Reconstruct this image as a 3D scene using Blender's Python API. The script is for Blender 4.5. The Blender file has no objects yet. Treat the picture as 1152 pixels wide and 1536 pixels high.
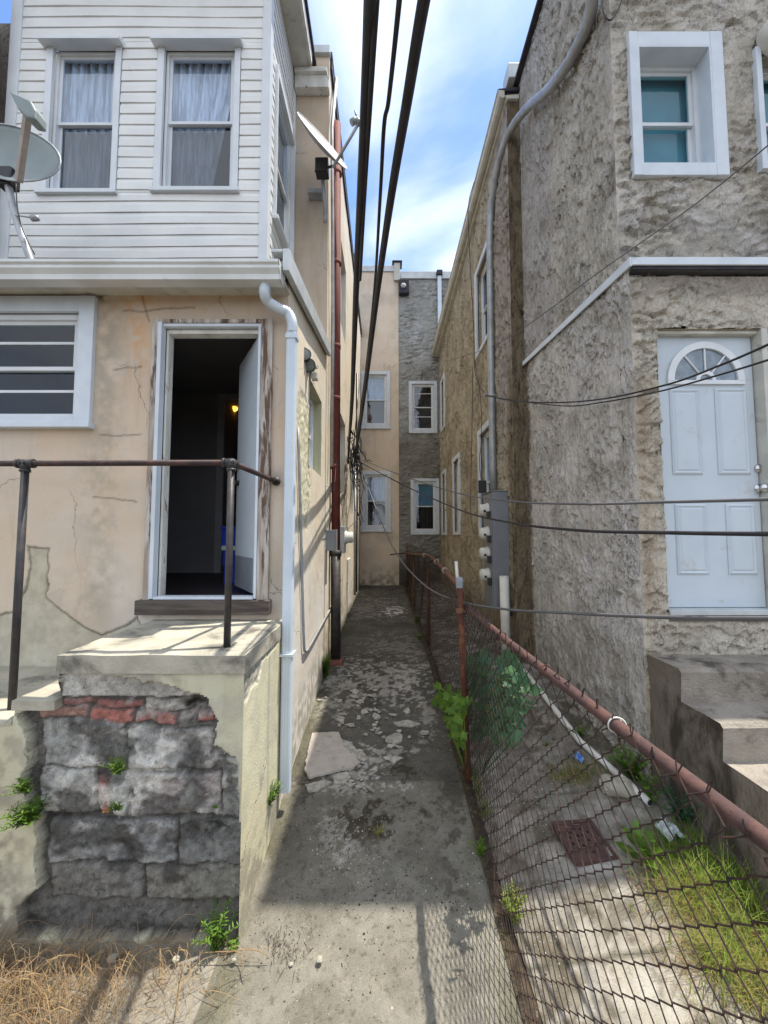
import bpy, math, random
import numpy as np
from mathutils import Vector, Matrix

# ---------------------------------------------------------------- camera, world, sun
F, TH, CH = 590.0, math.atan(36/590.0), 2.0          # focal (px of 1152 wide), pitch up, camera height
cs, sn = math.cos(TH), math.sin(TH)
scene = bpy.context.scene
cam = bpy.data.cameras.new('camera'); camo = bpy.data.objects.new('camera', cam)
scene.collection.objects.link(camo); scene.camera = camo
cam.sensor_fit = 'HORIZONTAL'; cam.sensor_width = 36; cam.lens = 36*F/1152
cam.clip_start = .02; cam.clip_end = 2000
camo.location = (0, 0, CH); camo.rotation_euler = (math.pi/2+TH, 0, 0)

SUN = Vector((.30, .09, 1)).normalized()            # direction towards the sun
EXPOSURE = 0.66
w = bpy.data.worlds.new('World'); scene.world = w; w.use_nodes = True
nt = w.node_tree; nt.nodes.clear()
def WN(t, **k):
    n = nt.nodes.new(t)
    for a, b in k.items(): setattr(n, a, b)
    return n
wl = nt.links.new
sky = WN('ShaderNodeTexSky', sky_type='NISHITA', sun_disc=False)
sky.sun_elevation = math.asin(SUN.z); sky.sun_rotation = math.atan2(SUN.x, SUN.y)
sky.air_density = 1.0; sky.dust_density = .6; sky.ozone_density = 1.6
tc = WN('ShaderNodeTexCoord')
mp = WN('ShaderNodeMapping'); mp.inputs['Scale'].default_value = (1.0, .75, 1.7); mp.inputs['Location'].default_value = (1.35, .1, .83)
wl(tc.outputs['Generated'], mp.inputs['Vector'])
n1 = WN('ShaderNodeTexNoise'); n1.inputs['Scale'].default_value = 2.3; n1.inputs['Detail'].default_value = 7; n1.inputs['Roughness'].default_value = .5; n1.inputs['Distortion'].default_value = .35
wl(mp.outputs[0], n1.inputs['Vector'])
sx = WN('ShaderNodeSeparateXYZ'); wl(tc.outputs['Generated'], sx.inputs[0])
# unseen cloud added behind viewer and overhead to fill shaded facades, thin wisps ahead
m1 = WN('ShaderNodeMath', operation='MULTIPLY_ADD'); m1.inputs[1].default_value = -.22; m1.inputs[2].default_value = .07; wl(sx.outputs[1], m1.inputs[0])
mz = WN('ShaderNodeMath', operation='MULTIPLY_ADD'); mz.inputs[1].default_value = .10; wl(sx.outputs[2], mz.inputs[0]); wl(m1.outputs[0], mz.inputs[2])
m2 = WN('ShaderNodeMath', operation='ADD'); wl(n1.outputs['Fac'], m2.inputs[0]); wl(mz.outputs[0], m2.inputs[1])
rp = WN('ShaderNodeMapRange', interpolation_type='SMOOTHSTEP'); rp.inputs['From Min'].default_value = .43; rp.inputs['From Max'].default_value = .78
wl(m2.outputs[0], rp.inputs['Value'])
bc = WN('ShaderNodeMix', data_type='RGBA'); bc.inputs['B'].default_value = (8.6, 9.2, 10.2, 1)
sk = WN('ShaderNodeMix', data_type='RGBA', blend_type='MULTIPLY'); sk.inputs['Factor'].default_value = 1; sk.inputs['B'].default_value = (1.28, 1.5, 1.82, 1)
wl(sky.outputs[0], sk.inputs['A'])
wl(rp.outputs[0], bc.inputs['Factor']); wl(sk.outputs['Result'], bc.inputs['A'])
bg = WN('ShaderNodeBackground'); bg.inputs['Strength'].default_value = .105; wl(bc.outputs['Result'], bg.inputs['Color'])
wo = WN('ShaderNodeOutputWorld'); wl(bg.outputs[0], wo.inputs[0])

sl = bpy.data.lights.new('sun', 'SUN'); sl.energy = 4.6; sl.angle = math.radians(.5); sl.color = (1, .94, .84)
so = bpy.data.objects.new('sun', sl); scene.collection.objects.link(so)
so.rotation_euler = (-SUN).to_track_quat('-Z', 'Y').to_euler(); so.location = (3, 1, 12)
vs = scene.view_settings; vs.view_transform = 'Standard'; vs.look = 'None'; vs.gamma = 1; vs.use_curve_mapping = False; vs.exposure = EXPOSURE

# ---------------------------------------------------------------- helpers
COL = scene.collection
random.seed(7); RS = random.Random(11)
def V(*a): return Vector(a)
def ray(x, y):
    u = (x-576)/F; v = (768-y)/F
    return Vector((u, cs-v*sn, sn+v*cs))
def PY(x, y, Y): r = ray(x, y); r = r*(Y/r.y); r.z += CH; return r          # point at depth Y
def PX(x, y, X): r = ray(x, y); r = r*(X/r.x); r.z += CH; return r          # point on the plane X
def PZ(x, y, z): r = ray(x, y); r = r*((z-CH)/r.z); r.z += CH; return r     # point at height z
def proj(p):                                                                # numpy (n,3) -> photo measures
    p = np.asarray(p, float); X = p[:, 0]; Y = p[:, 1]; Z = p[:, 2]-CH
    d = Y*cs+Z*sn; v = (Z*cs-Y*sn)/d
    return 576+F*X/d, 768-F*v
def tag(o, label=None, cat=None, group=None, kind=None):
    if label: o['label'] = label
    if cat: o['category'] = cat
    if group: o['group'] = group
    if kind: o['kind'] = kind
    return o
def empty(name, loc, label=None, cat=None, group=None):
    o = bpy.data.objects.new(name, None); COL.objects.link(o); o.location = loc; o.empty_display_size = .1
    return tag(o, label, cat, group)
def _h(i, j, s):
    n = (i.astype(np.int64)*374761393 + j.astype(np.int64)*668265263 + s*974634777) & 0x7fffffff
    n = ((n ^ (n >> 13))*1274126177) & 0x7fffffff
    return ((n ^ (n >> 16)) & 0xffff)/65535.0
def vn(x, y, s=0):
    x = np.asarray(x, float); y = np.asarray(y, float)
    i = np.floor(x); j = np.floor(y); a = x-i; b = y-j; a = a*a*(3-2*a); b = b*b*(3-2*b)
    return (_h(i, j, s)*(1-a)+_h(i+1, j, s)*a)*(1-b)+(_h(i, j+1, s)*(1-a)+_h(i+1, j+1, s)*a)*b
def fbm(x, y, o=4, s=0):
    r = 0; a = .5; t = 0
    for k in range(o): r = r+a*vn(x*2**k, y*2**k, s+k*17); t += a; a *= .55
    return r/t
def flk(u, v, su, sv, s=0, tilt=(.3, -.9), warp=.35, rnd=.6):
    """trowel flakes: every warped cell is a tilted plate whose lower lip stands proud (metres, about -.5..+.5)"""
    wu = u*su+(fbm(u*su*.7, v*sv*.7, 3, s+5)-.5)*warp*4; wv = v*sv+(fbm(u*su*.7, v*sv*.7, 3, s+6)-.5)*warp*4
    i0 = np.floor(wu); j0 = np.floor(wv); best = np.full(u.shape, 9.); h = np.zeros(u.shape)
    for di in (-1, 0, 1):
        for dj in (-1, 0, 1):
            i = i0+di; j = j0+dj; cx = i+_h(i, j, s+1); cy = j+_h(i, j, s+2); dx = wu-cx; dy = wv-cy; d = dx*dx+dy*dy
            k = d < best; best = np.where(k, d, best)
            a = tilt[0]+(_h(i, j, s+3)-.5)*2*rnd; b = tilt[1]+(_h(i, j, s+4)-.5)*2*rnd
            h = np.where(k, dx*a+dy*b+(_h(i, j, s+7)-.5)*.35, h)
    return h
def pdist(x, y, poly):                 # signed distance to a polygon (negative inside)
    d = np.full(x.shape, 1e9); n = len(poly)
    for i in range(n):
        (x1, y1), (x2, y2) = poly[i], poly[(i+1) % n]; L = (x2-x1)**2+(y2-y1)**2+1e-9
        t = np.clip(((x-x1)*(x2-x1)+(y-y1)*(y2-y1))/L, 0, 1); d = np.minimum(d, np.hypot(x-x1-t*(x2-x1), y-y1-t*(y2-y1)))
    return np.where(inpoly(x, y, poly), -d, d)
def inpoly(x, y, poly):
    c = np.zeros(x.shape, bool); n = len(poly)
    for i in range(n):
        x1, y1 = poly[i]; x2, y2 = poly[(i+1) % n]
        if y1 == y2: continue
        k = ((y1 > y) != (y2 > y)) & (x < (x2-x1)*(y-y1)/(y2-y1)+x1)
        c ^= k
    return c
def sstep(a, b, x): t = np.clip((x-a)/(b-a), 0, 1); return t*t*(3-2*t)
def blob(x, y, cx, cy, rx, ry): return np.exp(-((x-cx)/rx)**2-((y-cy)/ry)**2)
def mixc(c, col, f): return c*(1-f[:, None])+np.array(col)[None, :]*f[:, None]

class MB:
    def __init__(s): s.v = []; s.f = []; s.sm = []; s.mi = []
    def add(s, vs, fs, smooth=False, mi=0):
        o = len(s.v); s.v += [tuple(v) for v in vs]
        for f in fs: s.f.append(tuple(i+o for i in f)); s.sm.append(smooth); s.mi.append(mi)
        return s
    def box(s, x0, x1, y0, y1, z0, z1, mi=0):
        return s.lbox((V(0, 0, 0), V(1, 0, 0), V(0, 0, 1), V(0, -1, 0)), x0, x1, z0, z1, -y1, -y0, mi)
    def lbox(s, fr, u0, u1, v0, v1, n0, n1, mi=0):
        O, U, W, N = fr
        vs = [O+U*a+W*b+N*c for c in (n0, n1) for b in (v0, v1) for a in (u0, u1)]
        fs = [(0, 2, 3, 1), (4, 5, 7, 6), (0, 1, 5, 4), (2, 6, 7, 3), (0, 4, 6, 2), (1, 3, 7, 5)]
        return s.add(vs, fs, False, mi)
    def prism(s, pts, ax):                # polygon of points swept by vector ax
        n = len(pts); ax = Vector(ax); pts = [Vector(p) for p in pts]
        vs = pts+[p+ax for p in pts]
        fs = [tuple(range(n-1, -1, -1)), tuple(range(n, 2*n))]+[(i, (i+1) % n, n+(i+1) % n, n+i) for i in range(n)]
        return s.add(vs, fs)
    def tube(s, pts, r, n=8, cap=True, smooth=True, mi=0):
        pts = [Vector(p) for p in pts]; m = len(pts)
        rr = r if isinstance(r, (list, tuple)) else [r]*m
        t0 = (pts[1]-pts[0]).normalized(); up = V(0, 0, 1) if abs(t0.z) < .9 else V(1, 0, 0)
        a = t0.cross(up).normalized(); vs = []
        for i, p in enumerate(pts):
            t = (pts[min(i+1, m-1)]-pts[max(i-1, 0)]).normalized()
            a = (a-t*a.dot(t)).normalized(); b = t.cross(a)
            for k in range(n):
                g = 2*math.pi*k/n; vs.append(p+(a*math.cos(g)+b*math.sin(g))*rr[i])
        fs = [(i*n+k, i*n+(k+1) % n, (i+1)*n+(k+1) % n, (i+1)*n+k) for i in range(m-1) for k in range(n)]
        s.add(vs, fs, smooth, mi)
        if cap:
            o = len(s.v)-len(vs)
            s.f.append(tuple(o+k for k in range(n-1, -1, -1))); s.sm.append(False); s.mi.append(mi)
            s.f.append(tuple(o+(m-1)*n+k for k in range(n))); s.sm.append(False); s.mi.append(mi)
        return s
    def lathe(s, c, ax, prof, n=20):      # prof: list of (r, h) along axis ax from c
        c = Vector(c); ax = Vector(ax).normalized(); up = V(0, 0, 1) if abs(ax.z) < .9 else V(1, 0, 0)
        a = ax.cross(up).normalized(); b = ax.cross(a); vs = []
        for r, h in prof:
            for k in range(n): g = 2*math.pi*k/n; vs.append(c+ax*h+(a*math.cos(g)+b*math.sin(g))*max(r, 1e-4))
        fs = [(i*n+k, i*n+(k+1) % n, (i+1)*n+(k+1) % n, (i+1)*n+k) for i in range(len(prof)-1) for k in range(n)]
        return s.add(vs, fs, True)
    def build(s, name, mat, parent=None, bev=0):
        me = bpy.data.meshes.new(name); me.from_pydata(s.v, [], s.f)
        me.polygons.foreach_set('use_smooth', s.sm); me.polygons.foreach_set('material_index', s.mi)
        for m in (mat if isinstance(mat, (list, tuple)) else [mat]): me.materials.append(m)
        me.update(); o = bpy.data.objects.new(name, me); COL.objects.link(o)
        if parent: o.parent = parent; o.matrix_parent_inverse = Matrix.Translation(-parent.location) if parent.type == 'EMPTY' else Matrix.Identity(4)
        if bev:
            b = o.modifiers.new('bevel', 'BEVEL'); b.width = bev; b.segments = 2; b.limit_method = 'ANGLE'; b.harden_normals = False
        return o
def smooth_pts(pts, k=6):
    P = [Vector(p) for p in pts]; P = [P[0]*2-P[1]]+P+[P[-1]*2-P[-2]]; out = []
    for i in range(1, len(P)-2):
        for j in range(k):
            t = j/k; a, b, c, d = P[i-1:i+3]
            out.append(.5*((2*b)+(c-a)*t+(2*a-5*b+4*c-d)*t*t+(3*b-a-3*c+d)*t**3))
    out.append(P[-2]); return out

# ---------------------------------------------------------------- materials
class NT:
    def __init__(s, name):
        s.m = bpy.data.materials.new(name); s.m.use_nodes = True; s.t = s.m.node_tree; s.t.nodes.clear()
        s.out = s.n('ShaderNodeOutputMaterial'); s.b = s.n('ShaderNodeBsdfPrincipled'); s.l(s.b.outputs[0], s.out.inputs[0])
        s.geo = s.n('ShaderNodeNewGeometry'); s.pos = s.geo.outputs['Position']
    def n(s, t, **k):
        x = s.t.nodes.new(t)
        for a, b in k.items(): setattr(x, a, b)
        return x
    def l(s, a, b): s.t.links.new(a, b)
    def val(s, v, i):
        if isinstance(v, (int, float)): i.default_value = v
        elif isinstance(v, (tuple, list)): i.default_value = (*v, 1) if len(v) == 3 and len(i.default_value) == 4 else v
        else: s.l(v, i)
    def math(s, op, a, b=0, c=0, clamp=False):
        x = s.n('ShaderNodeMath', operation=op, use_clamp=clamp)
        for k, q in enumerate((a, b, c)): s.val(q, x.inputs[k])
        return x.outputs[0]
    def vm(s, op, a, b=(0, 0, 0)):
        x = s.n('ShaderNodeVectorMath', operation=op); s.val(a, x.inputs[0])
        if op == 'SCALE': s.val(b, x.inputs['Scale'])
        else: s.val(b, x.inputs[1])
        return x.outputs['Value'] if op in ('DOT_PRODUCT', 'LENGTH') else x.outputs[0]
    def map(s, v, sc): return s.vm('MULTIPLY', v, sc)
    def noise(s, v, sc, det=4, rough=.55, dist=0, col=False):
        x = s.n('ShaderNodeTexNoise'); s.l(v, x.inputs['Vector']); x.inputs['Scale'].default_value = sc
        x.inputs['Detail'].default_value = det; x.inputs['Roughness'].default_value = rough; x.inputs['Distortion'].default_value = dist
        return x.outputs['Color' if col else 'Fac']
    def voro(s, v, sc, feat='F1', out='Distance'):
        x = s.n('ShaderNodeTexVoronoi', feature=feat); s.l(v, x.inputs['Vector']); x.inputs['Scale'].default_value = sc
        return x.outputs[out] if isinstance(out, str) else [x.outputs[o] for o in out]
    def rng(s, v, a, b, c=0, d=1, sm=True):
        x = s.n('ShaderNodeMapRange', interpolation_type='SMOOTHSTEP' if sm else 'LINEAR'); s.l(v, x.inputs['Value'])
        for k, q in zip(('From Min', 'From Max', 'To Min', 'To Max'), (a, b, c, d)): x.inputs[k].default_value = q
        return x.outputs['Result']
    def mix(s, f, a, b, blend='MIX'):
        x = s.n('ShaderNodeMix', data_type='RGBA', blend_type=blend)
        s.val(f, x.inputs['Factor']); s.val(a, x.inputs['A']); s.val(b, x.inputs['B']); return x.outputs['Result']
    def bump(s, h, st, dist, nrm=None):
        x = s.n('ShaderNodeBump'); x.inputs['Strength'].default_value = st; x.inputs['Distance'].default_value = dist
        s.l(h, x.inputs['Height'])
        if nrm: s.l(nrm, x.inputs['Normal'])
        return x.outputs[0]
    def vcol(s): x = s.n('ShaderNodeAttribute', attribute_name='Col'); return x.outputs['Color']
    def done(s, col=None, rough=.7, nrm=None, metal=0, spec=.3):
        if col is not None: s.val(col, s.b.inputs['Base Color'])
        s.val(rough, s.b.inputs['Roughness']); s.b.inputs['Metallic'].default_value = metal
        s.b.inputs['Specular IOR Level'].default_value = spec
        if nrm: s.l(nrm, s.b.inputs['Normal'])
        return s.m
def simple(name, c1, c2=None, sc=6, rough=.6, bsc=60, bst=.15, bd=.003, metal=0, spec=.3, dirt=None, dsc=3, dth=(.55, .75), stretch=(1, 1, 1), vc=False):
    t = NT(name); c2 = c2 or tuple(x*.85 for x in c1); p = t.map(t.pos, stretch)
    c = t.mix(t.rng(t.noise(p, sc, 5), .35, .65), c1, c2)
    if vc: c = t.mix(1, c, t.vcol(), 'MULTIPLY')
    if dirt:
        c = t.mix(t.rng(t.noise(p, dsc, 7, .65, .4), *dth), c, dirt)
    return t.done(c, rough, t.bump(t.noise(p, bsc, 4), bst, bd), metal, spec)
def plaster(name, vc=True, grain=1.0):
    t = NT(name)
    big = t.noise(t.pos, 1.3, 5, .6, .5); mid = t.noise(t.pos, 9, 6, .65); fine = t.noise(t.pos, 90, 3)
    st = t.noise(t.map(t.pos, (6, 6, .7)), 1.6, 5, .6, .3)
    c = t.vcol()
    c = t.mix(t.rng(big, .3, .7), c, t.mix(1, c, (.93, .88, .80), 'MULTIPLY'))
    c = t.mix(t.rng(st, .52, .75, 0, .55), c, t.mix(1, c, (.78, .76, .72), 'MULTIPLY'))
    c = t.mix(t.rng(mid, .58, .8, 0, .6), c, t.mix(1, c, (.74, .70, .64), 'MULTIPLY'))
    w = t.vm('ADD', t.pos, t.vm('SCALE', t.noise(t.pos, 5, 4, .6, 0, True), .25))
    cr = t.voro(w, 1.15, 'DISTANCE_TO_EDGE'); gate = t.rng(t.noise(t.pos, 1.1, 2), .5, .6)
    ck = t.math('MULTIPLY', t.rng(cr, 0, .006, 1, 0), gate)
    c = t.mix(t.math('MULTIPLY', ck, .6), c, (.12, .09, .07))
    pit = t.rng(t.noise(t.pos, 38, 4, .7), .66, .74)
    c = t.mix(t.math('MULTIPLY', pit, .35), c, (.25, .2, .16))
    h = t.math('ADD', t.math('MULTIPLY', mid, .8), t.math('MULTIPLY', fine, .25*grain))
    h = t.math('SUBTRACT', h, t.math('MULTIPLY', ck, .5)); h = t.math('SUBTRACT', h, t.math('MULTIPLY', pit, .25))
    return t.done(c, .88, t.bump(h, .5, .012), spec=.15)
def stucco(name, sc=9, stretch=(1, 1, .55), depth=.02, st=1.0, vc=True, col=(.35, .32, .29)):
    """trowel-flicked stucco: warped cells, each one a tilted flake with a lifted edge"""
    t = NT(name); p = t.map(t.pos, stretch)
    wv = t.vm('ADD', p, t.vm('SCALE', t.vm('SUBTRACT', t.noise(p, sc*.55, 4, .6, 0, True), (.5, .5, .5)), 2.2/sc))
    def flakes(v, s, o):
        vo = t.n('ShaderNodeTexVoronoi', feature='F1'); t.l(v, vo.inputs['Vector']); vo.inputs['Scale'].default_value = s
        d = t.vm('SUBTRACT', v, vo.outputs['Position'])
        dr = t.vm('ADD', t.vm('SCALE', t.vm('SUBTRACT', vo.outputs['Color'], (.5, .5, .5)), 1.3), o)
        return t.math('MULTIPLY', t.vm('DOT_PRODUCT', d, dr), s), vo.outputs['Color']
    h1, rc = flakes(wv, sc, (.25, .3, -.9)); h2, rc2 = flakes(t.vm('ADD', wv, (3.1, 1.7, 2.3)), sc*2.3, (-.4, .2, -.5))
    patch = t.rng(t.noise(t.pos, 1.7, 3), .4, .6)
    fine = t.noise(t.pos, 130, 3, .6)
    h = t.math('ADD', t.math('MULTIPLY', h1, 1.2), t.math('MULTIPLY', h2, .75))
    h = t.math('MULTIPLY', h, t.rng(t.noise(t.pos, 4, 3), .3, .62, .35, 1.1))
    h = t.math('ADD', h, t.math('MULTIPLY', fine, .12)); h = t.math('ADD', h, t.math('MULTIPLY', t.noise(t.pos, 3, 3), 1.2))
    c = t.vcol() if vc else t.mix(0, col, col)
    sep = t.n('ShaderNodeSeparateColor'); t.l(rc, sep.inputs[0])
    c = t.mix(t.rng(sep.outputs[0], 0, 1, 0, .5), c, t.mix(1, c, (1.28, 1.26, 1.25), 'MULTIPLY'))
    c = t.mix(t.rng(t.noise(t.pos, 2.2, 6, .65, .4), .45, .7), c, t.mix(1, c, (.68, .66, .62), 'MULTIPLY'))
    c = t.mix(t.rng(h, -.55, -.05, .35, 0), c, t.mix(1, c, (.5, .45, .38), 'MULTIPLY'))      # darker tone in the hollows
    return t.done(c, .93, t.bump(h, st, depth), spec=.1)
def rusty(name, base=(.20, .10, .06), rust=(.33, .12, .04), dark=(.06, .04, .035), rough=.8, th=(.45, .6)):
    t = NT(name); n = t.noise(t.pos, 14, 7, .7, .4); m = t.noise(t.pos, 55, 4, .7)
    c = t.mix(t.rng(n, *th), base, rust); c = t.mix(t.rng(m, .55, .72, 0, .8), c, dark)
    return t.done(c, rough, t.bump(m, .6, .003), spec=.2)
def glass(name, tint=(.75, .82, .86), gl=.16, op=.0):
    t = NT(name); t.t.nodes.remove(t.b)
    cs_ = t.math('ABSOLUTE', t.vm('DOT_PRODUCT', t.geo.outputs['Incoming'], t.geo.outputs['Normal']))
    fz_ = t.math('MULTIPLY_ADD', t.math('POWER', t.math('SUBTRACT', 1, cs_), 5), .9, .05+gl)
    fz_ = t.math('MULTIPLY', fz_, t.math('SUBTRACT', 1, t.geo.outputs['Backfacing']))
    g = t.n('ShaderNodeBsdfGlossy'); g.inputs['Roughness'].default_value = .03; g.inputs['Color'].default_value = (.95, .97, 1, 1)
    t.l(t.bump(t.noise(t.pos, 2.5, 2), .08, .02), g.inputs['Normal'])
    tr = t.n('ShaderNodeBsdfTransparent'); tr.inputs[0].default_value = (*tint, 1)
    mx = t.n('ShaderNodeMixShader'); t.l(fz_, mx.inputs[0]); t.l(tr.outputs[0], mx.inputs[1]); t.l(g.outputs[0], mx.inputs[2])
    t.l(mx.outputs[0], t.out.inputs[0]); return t.m
M = {}
M['plaster'] = plaster('peach_plaster'); M['render'] = plaster('cream_render', grain=2)
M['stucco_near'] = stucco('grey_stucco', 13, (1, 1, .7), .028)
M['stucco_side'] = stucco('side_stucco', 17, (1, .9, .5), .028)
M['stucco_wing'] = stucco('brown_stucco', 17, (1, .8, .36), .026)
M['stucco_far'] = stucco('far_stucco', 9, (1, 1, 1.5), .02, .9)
M['white_trim'] = simple('white_painted_trim', (.62, .67, .72), (.55, .60, .65), 5, .55, 90, .15, .002, dirt=(.42, .41, .37), dsc=9, dth=(.66, .85))
M['old_white'] = simple('weathered_white_paint', (.68, .67, .62), (.55, .54, .49), 8, .7, 50, .4, .003, dirt=(.24, .19, .14), dsc=14, dth=(.58, .66), stretch=(1, 1, .35))
M['peeling'] = simple('peeling_grey_wood', (.52, .49, .45), (.33, .27, .22), 13, .85, 40, .8, .006, dirt=(.12, .08, .06), dsc=9, dth=(.52, .60), stretch=(2, 2, .25))
M['darkwood'] = simple('rotten_dark_wood', (.06, .048, .04), (.12, .10, .085), 9, .85, 50, .8, .006, stretch=(.3, 2, 3))
M['siding'] = simple('white_vinyl_siding', (.74, .74, .71), (.68, .68, .66), 3, .45, 25, .06, .004, dirt=(.52, .50, .46), dsc=5, dth=(.62, .9), spec=.4)
M['vinyl'] = simple('white_vinyl', (.66, .69, .71), (.60, .63, .65), 4, .4, 30, .04, .002, spec=.4)
M['gutter'] = simple('white_gutter_metal', (.66, .68, .67), (.56, .57, .55), 3, .4, 30, .06, .003, dirt=(.30, .28, .24), dsc=5, dth=(.62, .85), spec=.5)
M['downspout'] = simple('white_downspout', (.58, .65, .71), (.52, .59, .65), 3, .4, 30, .05, .002, dirt=(.25, .22, .2), dsc=34, dth=(.70, .74), spec=.5)
M['glass'] = glass('window_glass', (.84, .90, .97), .05); M['glass2'] = glass('far_window_glass', gl=.05); M['screen'] = glass('screened_glass', (.60, .64, .68), .03)
M['dark'] = simple('dark_interior', (.035, .035, .04), bst=0); M['blind'] = simple('white_blind', (.55, .6, .66), rough=.8, bst=.1)
M['curtain'] = simple('sheer_curtain', (.82, .83, .84), (.42, .44, .47), 7, .9, 50, .1, .003, stretch=(5, 5, .35))
M['tealblind'] = simple('teal_shade', (.12, .27, .32), (.10, .22, .27), 4, .9); M['tealglass'] = glass('shaded_window_glass', (.75, .92, .95), 0)
M['roomwall'] = simple('dim_room_wall', (.26, .255, .27), (.22, .22, .23), 2, .9)
M['roomfloor'] = simple('dark_floor', (.05, .04, .045), rough=.5)
M['door'] = simple('white_door_paint', (.50, .56, .61), (.46, .52, .57), 2, .45, 20, .08, .003, dirt=(.40, .38, .34), dsc=7, dth=(.58, .80), spec=.35)
M['kick'] = simple('grey_kick_plate', (.22, .24, .27), rough=.4)
M['chrome'] = simple('satin_nickel', (.6, .6, .6), rough=.25, bst=0, metal=1)
M['blackpipe'] = simple('black_iron_pipe', (.028, .027, .030), (.05, .043, .04), 20, .5, 70, .4, .002, spec=.4)
M['railrust'] = rusty('dark_rusty_rail', (.045, .032, .031), (.085, .046, .04), (.04, .035, .035), .55)
M['fencerail'] = rusty('rusty_fence_rail', (.075, .044, .041), (.11, .058, .047), (.045, .032, .03), .7)
M['fencerail2'] = rusty('orange_rust', (.12, .06, .042), (.18, .085, .05), (.09, .05, .035))
M['rustpost'] = rusty('red_rust_post', (.085, .032, .022), (.155, .06, .028), (.09, .035, .025))
M['wire'] = rusty('rusty_wire', (.035, .024, .022), (.065, .038, .03), (.025, .02, .02), .8)
M['redpipe'] = simple('red_brown_pipe', (.15, .036, .028), (.12, .03, .024), 8, .8, 40, .15, .002, dirt=(.42, .36, .32), dsc=26, dth=(.66, .7), spec=.4)
M['cable'] = simple('black_cable', (.022, .021, .024), (.035, .033, .036), 9, .5, 60, .3, .002)
M['greycable'] = simple('grey_cable', (.13, .13, .135), rough=.5)
M['conduit'] = simple('galvanised_conduit', (.40, .42, .43), (.30, .31, .32), 6, .45, 40, .1, .002, metal=.35, dirt=(.2, .17, .14), dsc=12, dth=(.6, .72))
M['pvc'] = simple('white_pvc', (.72, .71, .66), (.62, .6, .55), 6, .45)
M['meterbox'] = simple('grey_meter_enamel', (.205, .22, .24), (.18, .19, .21), 3, .45, 30, .05, .002, dirt=(.12, .10, .09), dsc=7, dth=(.65, .8), spec=.4)
M['meter'] = simple('meter_cream', (.66, .65, .60), rough=.3, bst=0); M['black'] = simple('black_plastic', (.03, .03, .03), rough=.4)
M['lens'] = simple('lamp_lens', (.16, .18, .17), rough=.12, bst=0, spec=.6)
M['dish'] = simple('dish_grey', (.24, .28, .28), (.20, .235, .235), 3, .5, 20, .03, .002); M['dish2'] = simple('dish_white', (.42, .41, .39), (.34, .33, .32), 9, .7)
M['concrete'] = simple('stoop_concrete', (.43, .40, .32), (.33, .31, .245), 5, .9, 70, .8, .006, dirt=(.13, .12, .10), dsc=4, dth=(.5, .72))
M['stepconc'] = simple('step_concrete', (.32, .285, .235), (.23, .20, .165), 5, .92, 60, 1, .012, dirt=(.08, .068, .056), dsc=4.5, dth=(.48, .68))
M['roofdark'] = simple('dark_roofing', (.03, .03, .045), (.05, .045, .05), 8, .8, 40, .5, .01)
M['soffit'] = simple('cream_soffit', (.55, .54, .48), (.46, .45, .40), 6, .8, 40, .4, .004, dirt=(.25, .24, .19), dsc=5, dth=(.55, .75))
M['brick'] = rusty('old_red_brick', (.20, .075, .055), (.26, .12, .10), (.13, .08, .07), .9)
M['aluflash'] = simple('aluminium_flashing', (.52, .55, .56), (.44, .46, .47), 5, .5, 20, .1, .003, metal=.2)
M['stepside'] = simple('shaded_grimy_step_side', (.17, .14, .11), (.23, .195, .16), 4, .95, 60, 1, .012, dirt=(.06, .048, .036), dsc=3.5, dth=(.45, .62), stretch=(1, 1, .45)); M['blue'] = simple('blue_plastic', (.02, .05, .45), rough=.4); M['labelp'] = simple('bin_label', (.5, .6, .55), rough=.5)  # step side: shade painted into the base colour, together with brown grime
M['greenwood'] = simple('pale_green_paint', (.46, .47, .33), (.38, .38, .26), 6, .85, 50, .5, .004)
def leafmat(name, a, b, tr=.35):
    t = NT(name); ob = t.n('ShaderNodeNewGeometry')
    c = t.mix(t.rng(t.noise(t.pos, 18, 3), .3, .7), a, b)
    c = t.mix(t.rng(ob.outputs['Random Per Island'], 0, 1, 0, .55), c, t.mix(1, c, (1.5, 1.3, .8), 'MULTIPLY'))
    t.done(c, .55, spec=.25)
    tl = t.n('ShaderNodeBsdfTranslucent'); t.l(c, tl.inputs[0]); mx = t.n('ShaderNodeMixShader'); mx.inputs[0].default_value = tr
    t.l(t.b.outputs[0], mx.inputs[1]); t.l(tl.outputs[0], mx.inputs[2]); t.l(mx.outputs[0], t.out.inputs[0]); return t.m
M['leaf'] = leafmat('fresh_leaf', (.075, .16, .028), (.14, .24, .04)); M['leafdark'] = leafmat('vine_leaf', (.035, .10, .05), (.065, .145, .075))
M['leafyel'] = leafmat('yellow_green_leaf', (.24, .30, .06), (.14, .23, .04)); M['grassy'] = leafmat('yellow_grass', (.30, .28, .10), (.15, .19, .05))
M['straw'] = leafmat('dry_straw', (.38, .30, .19), (.28, .19, .12)); M['moss'] = leafmat('moss', (.06, .09, .02), (.10, .13, .03), .1)
M['slab'] = simple('plaster_slab_face', (.46, .41, .36), (.39, .35, .30), 12, .9, 70, .5, .004, dirt=(.24, .21, .18), dsc=16, dth=(.60, .7)); M['chip'] = simple('plaster_chip', (.43, .40, .35), (.27, .25, .215), 26, .9, 70, .4, .003)

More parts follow.
